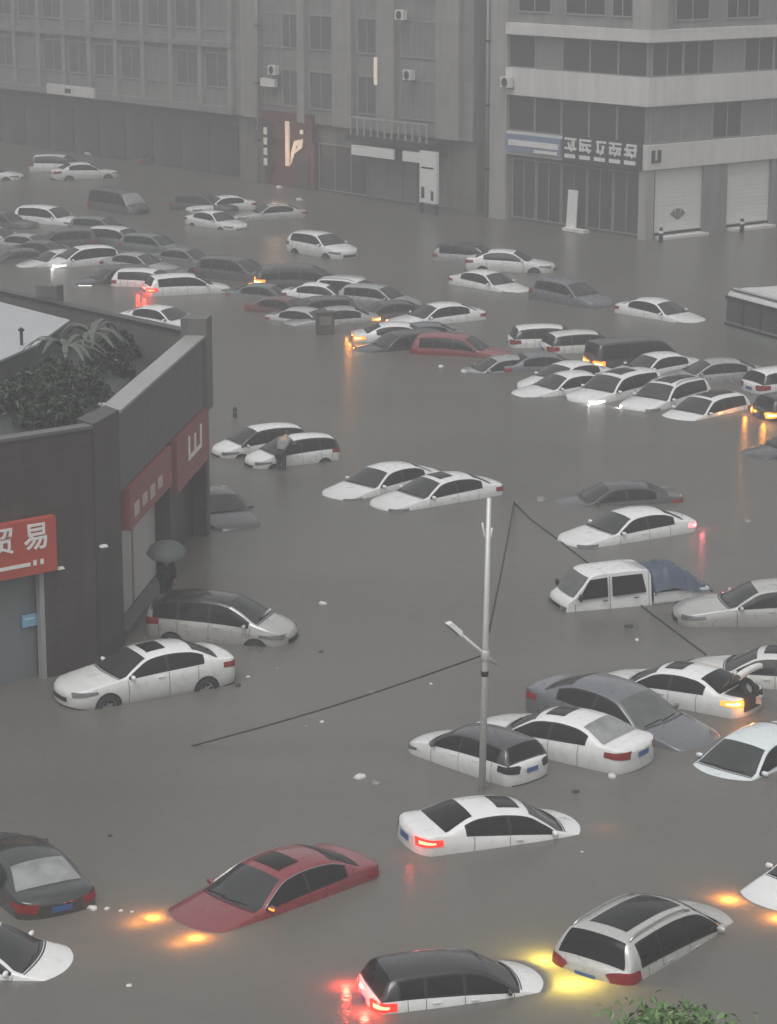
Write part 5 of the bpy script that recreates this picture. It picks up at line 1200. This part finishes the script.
for i, (px, py, sz, lab, m) in enumerate(LIT):
    if not lab: continue
    rn = random.Random(100 + i); mb = MB()
    mb.ell((0, 0, .0), (sz * .5, sz * .36, sz * .30 if m != 'g' else sz * .12), 10, 7, pw=.72)
    mb.box((sz * .22, sz * .12, sz * .08), (sz * .5, sz * .3, sz * .22), rz=rn.random() * 2, ry=rn.uniform(-.3, .3))
    for k, v in enumerate(mb.v): mb.v[k] = v * (1 + rn.uniform(-.14, .14))
    o = tag(mb.build('foam_scrap' if m == 'w' else 'floating_rubbish' if m == 'd' else 'plastic_scrap', LM[m]), lab, 'litter'); o.location = G(px, py); o.rotation_euler.z = rn.uniform(0, 3)
# raised wiper stick of the silver grey minivan
mv = next(o for o in bpy.data.objects if o.get('label', '').startswith('silver grey minivan'))
MB().tube([(1.22, -.25, 1.10), (1.62, -.62, 1.46)], [.018, .03], 6).build('raised_wiper', PAINT['white'], mv)

# ================================================================== tree just below the camera
def tree():
    p = G(668, 1066, 4.6); base = Vector((p.x, p.y, GZ)); r = tag(empty('tree', base), 'leafy green tree top rising at the bottom edge', 'tree'); rn = random.Random(4)
    zt = G(0, 1008, 0); top = 4.6 - GZ + .62
    bark = pmat('bark', (.07, .055, .042), .9, noise=.3, nscale=8)
    mb = MB().tube([(0, 0, 0), (.05, .02, 1.6), (.0, .05, 3.2), (.02, 0, 4.6)], [.16, .13, .09, .04], 10); tips = []
    for k in range(16):
        a = k * 2.4 + rn.random() * .6; z0 = rn.uniform(1.8, 4.4); ln = rn.uniform(.7, 1.35) * (1.15 - .12 * max(0, z0 - 2)); z1 = min(top - .1, z0 + rn.uniform(.6, 1.3))
        e = Vector((math.cos(a) * ln, math.sin(a) * ln, z1)); mb.tube([(0, .02, z0), e * .5 + Vector((0, 0, z0 * .5 + .05)), e], [.05, .032, .012], 6); tips.append(e); tips.append(e * .6 + Vector((0, 0, z0 * .4 + .25)))
    for k in range(7): a = k * .9; tips.append(Vector((math.cos(a) * rn.uniform(.05, .55), math.sin(a) * .4, top - rn.uniform(.1, .45))))
    mb.build('trunk', bark, r)
    lv = MB()
    for t in tips:
        for _ in range(280):
            d = Vector((rn.gauss(0, .27), rn.gauss(0, .27), rn.gauss(0, .17))); c = t + d
            if c.z > top + .06: continue
            s = rn.uniform(.05, .10); E_ = Euler((rn.uniform(-.9, .9), rn.uniform(-.9, .9), rn.uniform(0, 6.3))).to_matrix()
            lv.add([c + E_ @ Vector(q) for q in ((-s, 0, 0), (-s * .2, s * .42, .01), (s, 0, -.02), (-s * .2, -s * .42, .01))], [(0, 1, 2, 3)], 0 if rn.random() < .6 else 1)
    me = bpy.data.meshes.new('crown'); me.from_pydata([tuple(v) for v in lv.v], [], lv.f); me.materials.append(pmat('leaf green', (.085, .165, .05), .45)); me.materials.append(pmat('leaf green pale', (.13, .22, .075), .45)); me.polygons.foreach_set('material_index', lv.m)
    link('crown', me, r)
tree()

# ================================================================== small things by the far shops
def scooter(px, py, rz, lab, col):
    p = G(px, py); r = tag(empty('scooter', Vector((p.x, p.y, -.45)), (R(6), 0, rz)), lab, 'scooter', )
    b = MB(); b.tube([(.42, 0, .55), (.30, 0, .42), (-.05, 0, .36), (-.3, 0, .55), (-.62, 0, .68)], [.10, .12, .14, .19, .10], 10); b.box((.46, 0, .72), (.08, .34, .55), ry=-.3, taper=.8); b.build('body', col, r)
    MB().ell((-.32, 0, .80), (.36, .14, .07), 12, 7, pw=.7).build('seat', TRIM, r)
    for x in (.62, -.55): w_ = MB().lathe([(.15, -.05), (.22, -.045), (.24, 0), (.22, .045), (.15, .05)], 'y', 20).lathe([(.001, .02), (.16, .03)], 'y', 16, 1).build('wheel', [TYRE, RIM], r); w_.location = (x, 0, .24)
    MB().tube([(.62, 0, .24), (.44, 0, .95), (.38, 0, 1.08)], .03, 8).tube([(.34, .34, 1.10), (.40, .12, 1.06), (.40, -.12, 1.06), (.34, -.34, 1.10)], .022, 8).build('handlebar', CHROME, r)
    MB().ell((.52, 0, .96), (.07, .10, .09), 10, 7).build('headlight', LENS, r)
    for sg in (1, -1): MB().tube([(.38, sg * .24, 1.08), (.36, sg * .30, 1.26)], .01, 5).ell((.36, sg * .31, 1.30), (.02, .07, .05), 8, 6).build('mirror', TRIM, r)
scooter(92, 155, .3, 'pale scooter by the far left shops, left of two', PAINT['offwhite'])
scooter(112, 150, .9, 'pale grey scooter by the far left shops, right of two', PAINT['silver'])
for i, (px, py, lab, h) in enumerate(((279, 189, 'white bundle on the step below the red shop, left one', .5), (299, 201, 'white bundle floating before the red shop door, nearest the cars', .45), (356, 188, 'pale crate before the shop left of the white fascia', .8), (511, 217, 'white bundle at the foot of the pale pilaster', .7))):
    rn = random.Random(70 + i); h *= .55; mb = MB().ell((0, 0, h * .35), (.2, .16, h * .5), 12, 8, pw=.75).ell((.15, .06, h * .2), (.13, .12, h * .3), 10, 7, pw=.8)
    for k, v in enumerate(mb.v): mb.v[k] = v * (1 + rn.uniform(-.06, .06))
    o = tag(mb.build('bundle', LM['w']), lab, 'bundle'); o.location = G(px, py)
LAMPM = pmat('small lit shop lamp', (.6, .55, .5), .4, emit=(1, .86, .7), estr=.35)
for px, z, lab in ((296, 2.9, 'small lit lamp over the red shop door'), (303, 4.0, 'small lit lamp at the right of the red shop fascia'), (377, 8.6, 'narrow lit strip lamp high on the middle block')):
    xx = rx(px, z); q = ROW @ Vector((xx, 0, 0)); o = tag(empty('wall_lamp', q), lab, 'lamp'); Mq = frame(Vector((0, 0, 0)), _u, _v); hh = .9 if z > 5 else .14
    MB(Mq).span((-.10, -.20, z - hh), (.10, -.05, z + hh)).build('lamp_lens', LAMPM, o); MB(Mq).span((-.06, -.05, z - .1), (.06, .3, z + .1)).build('bracket', TRIM, o)
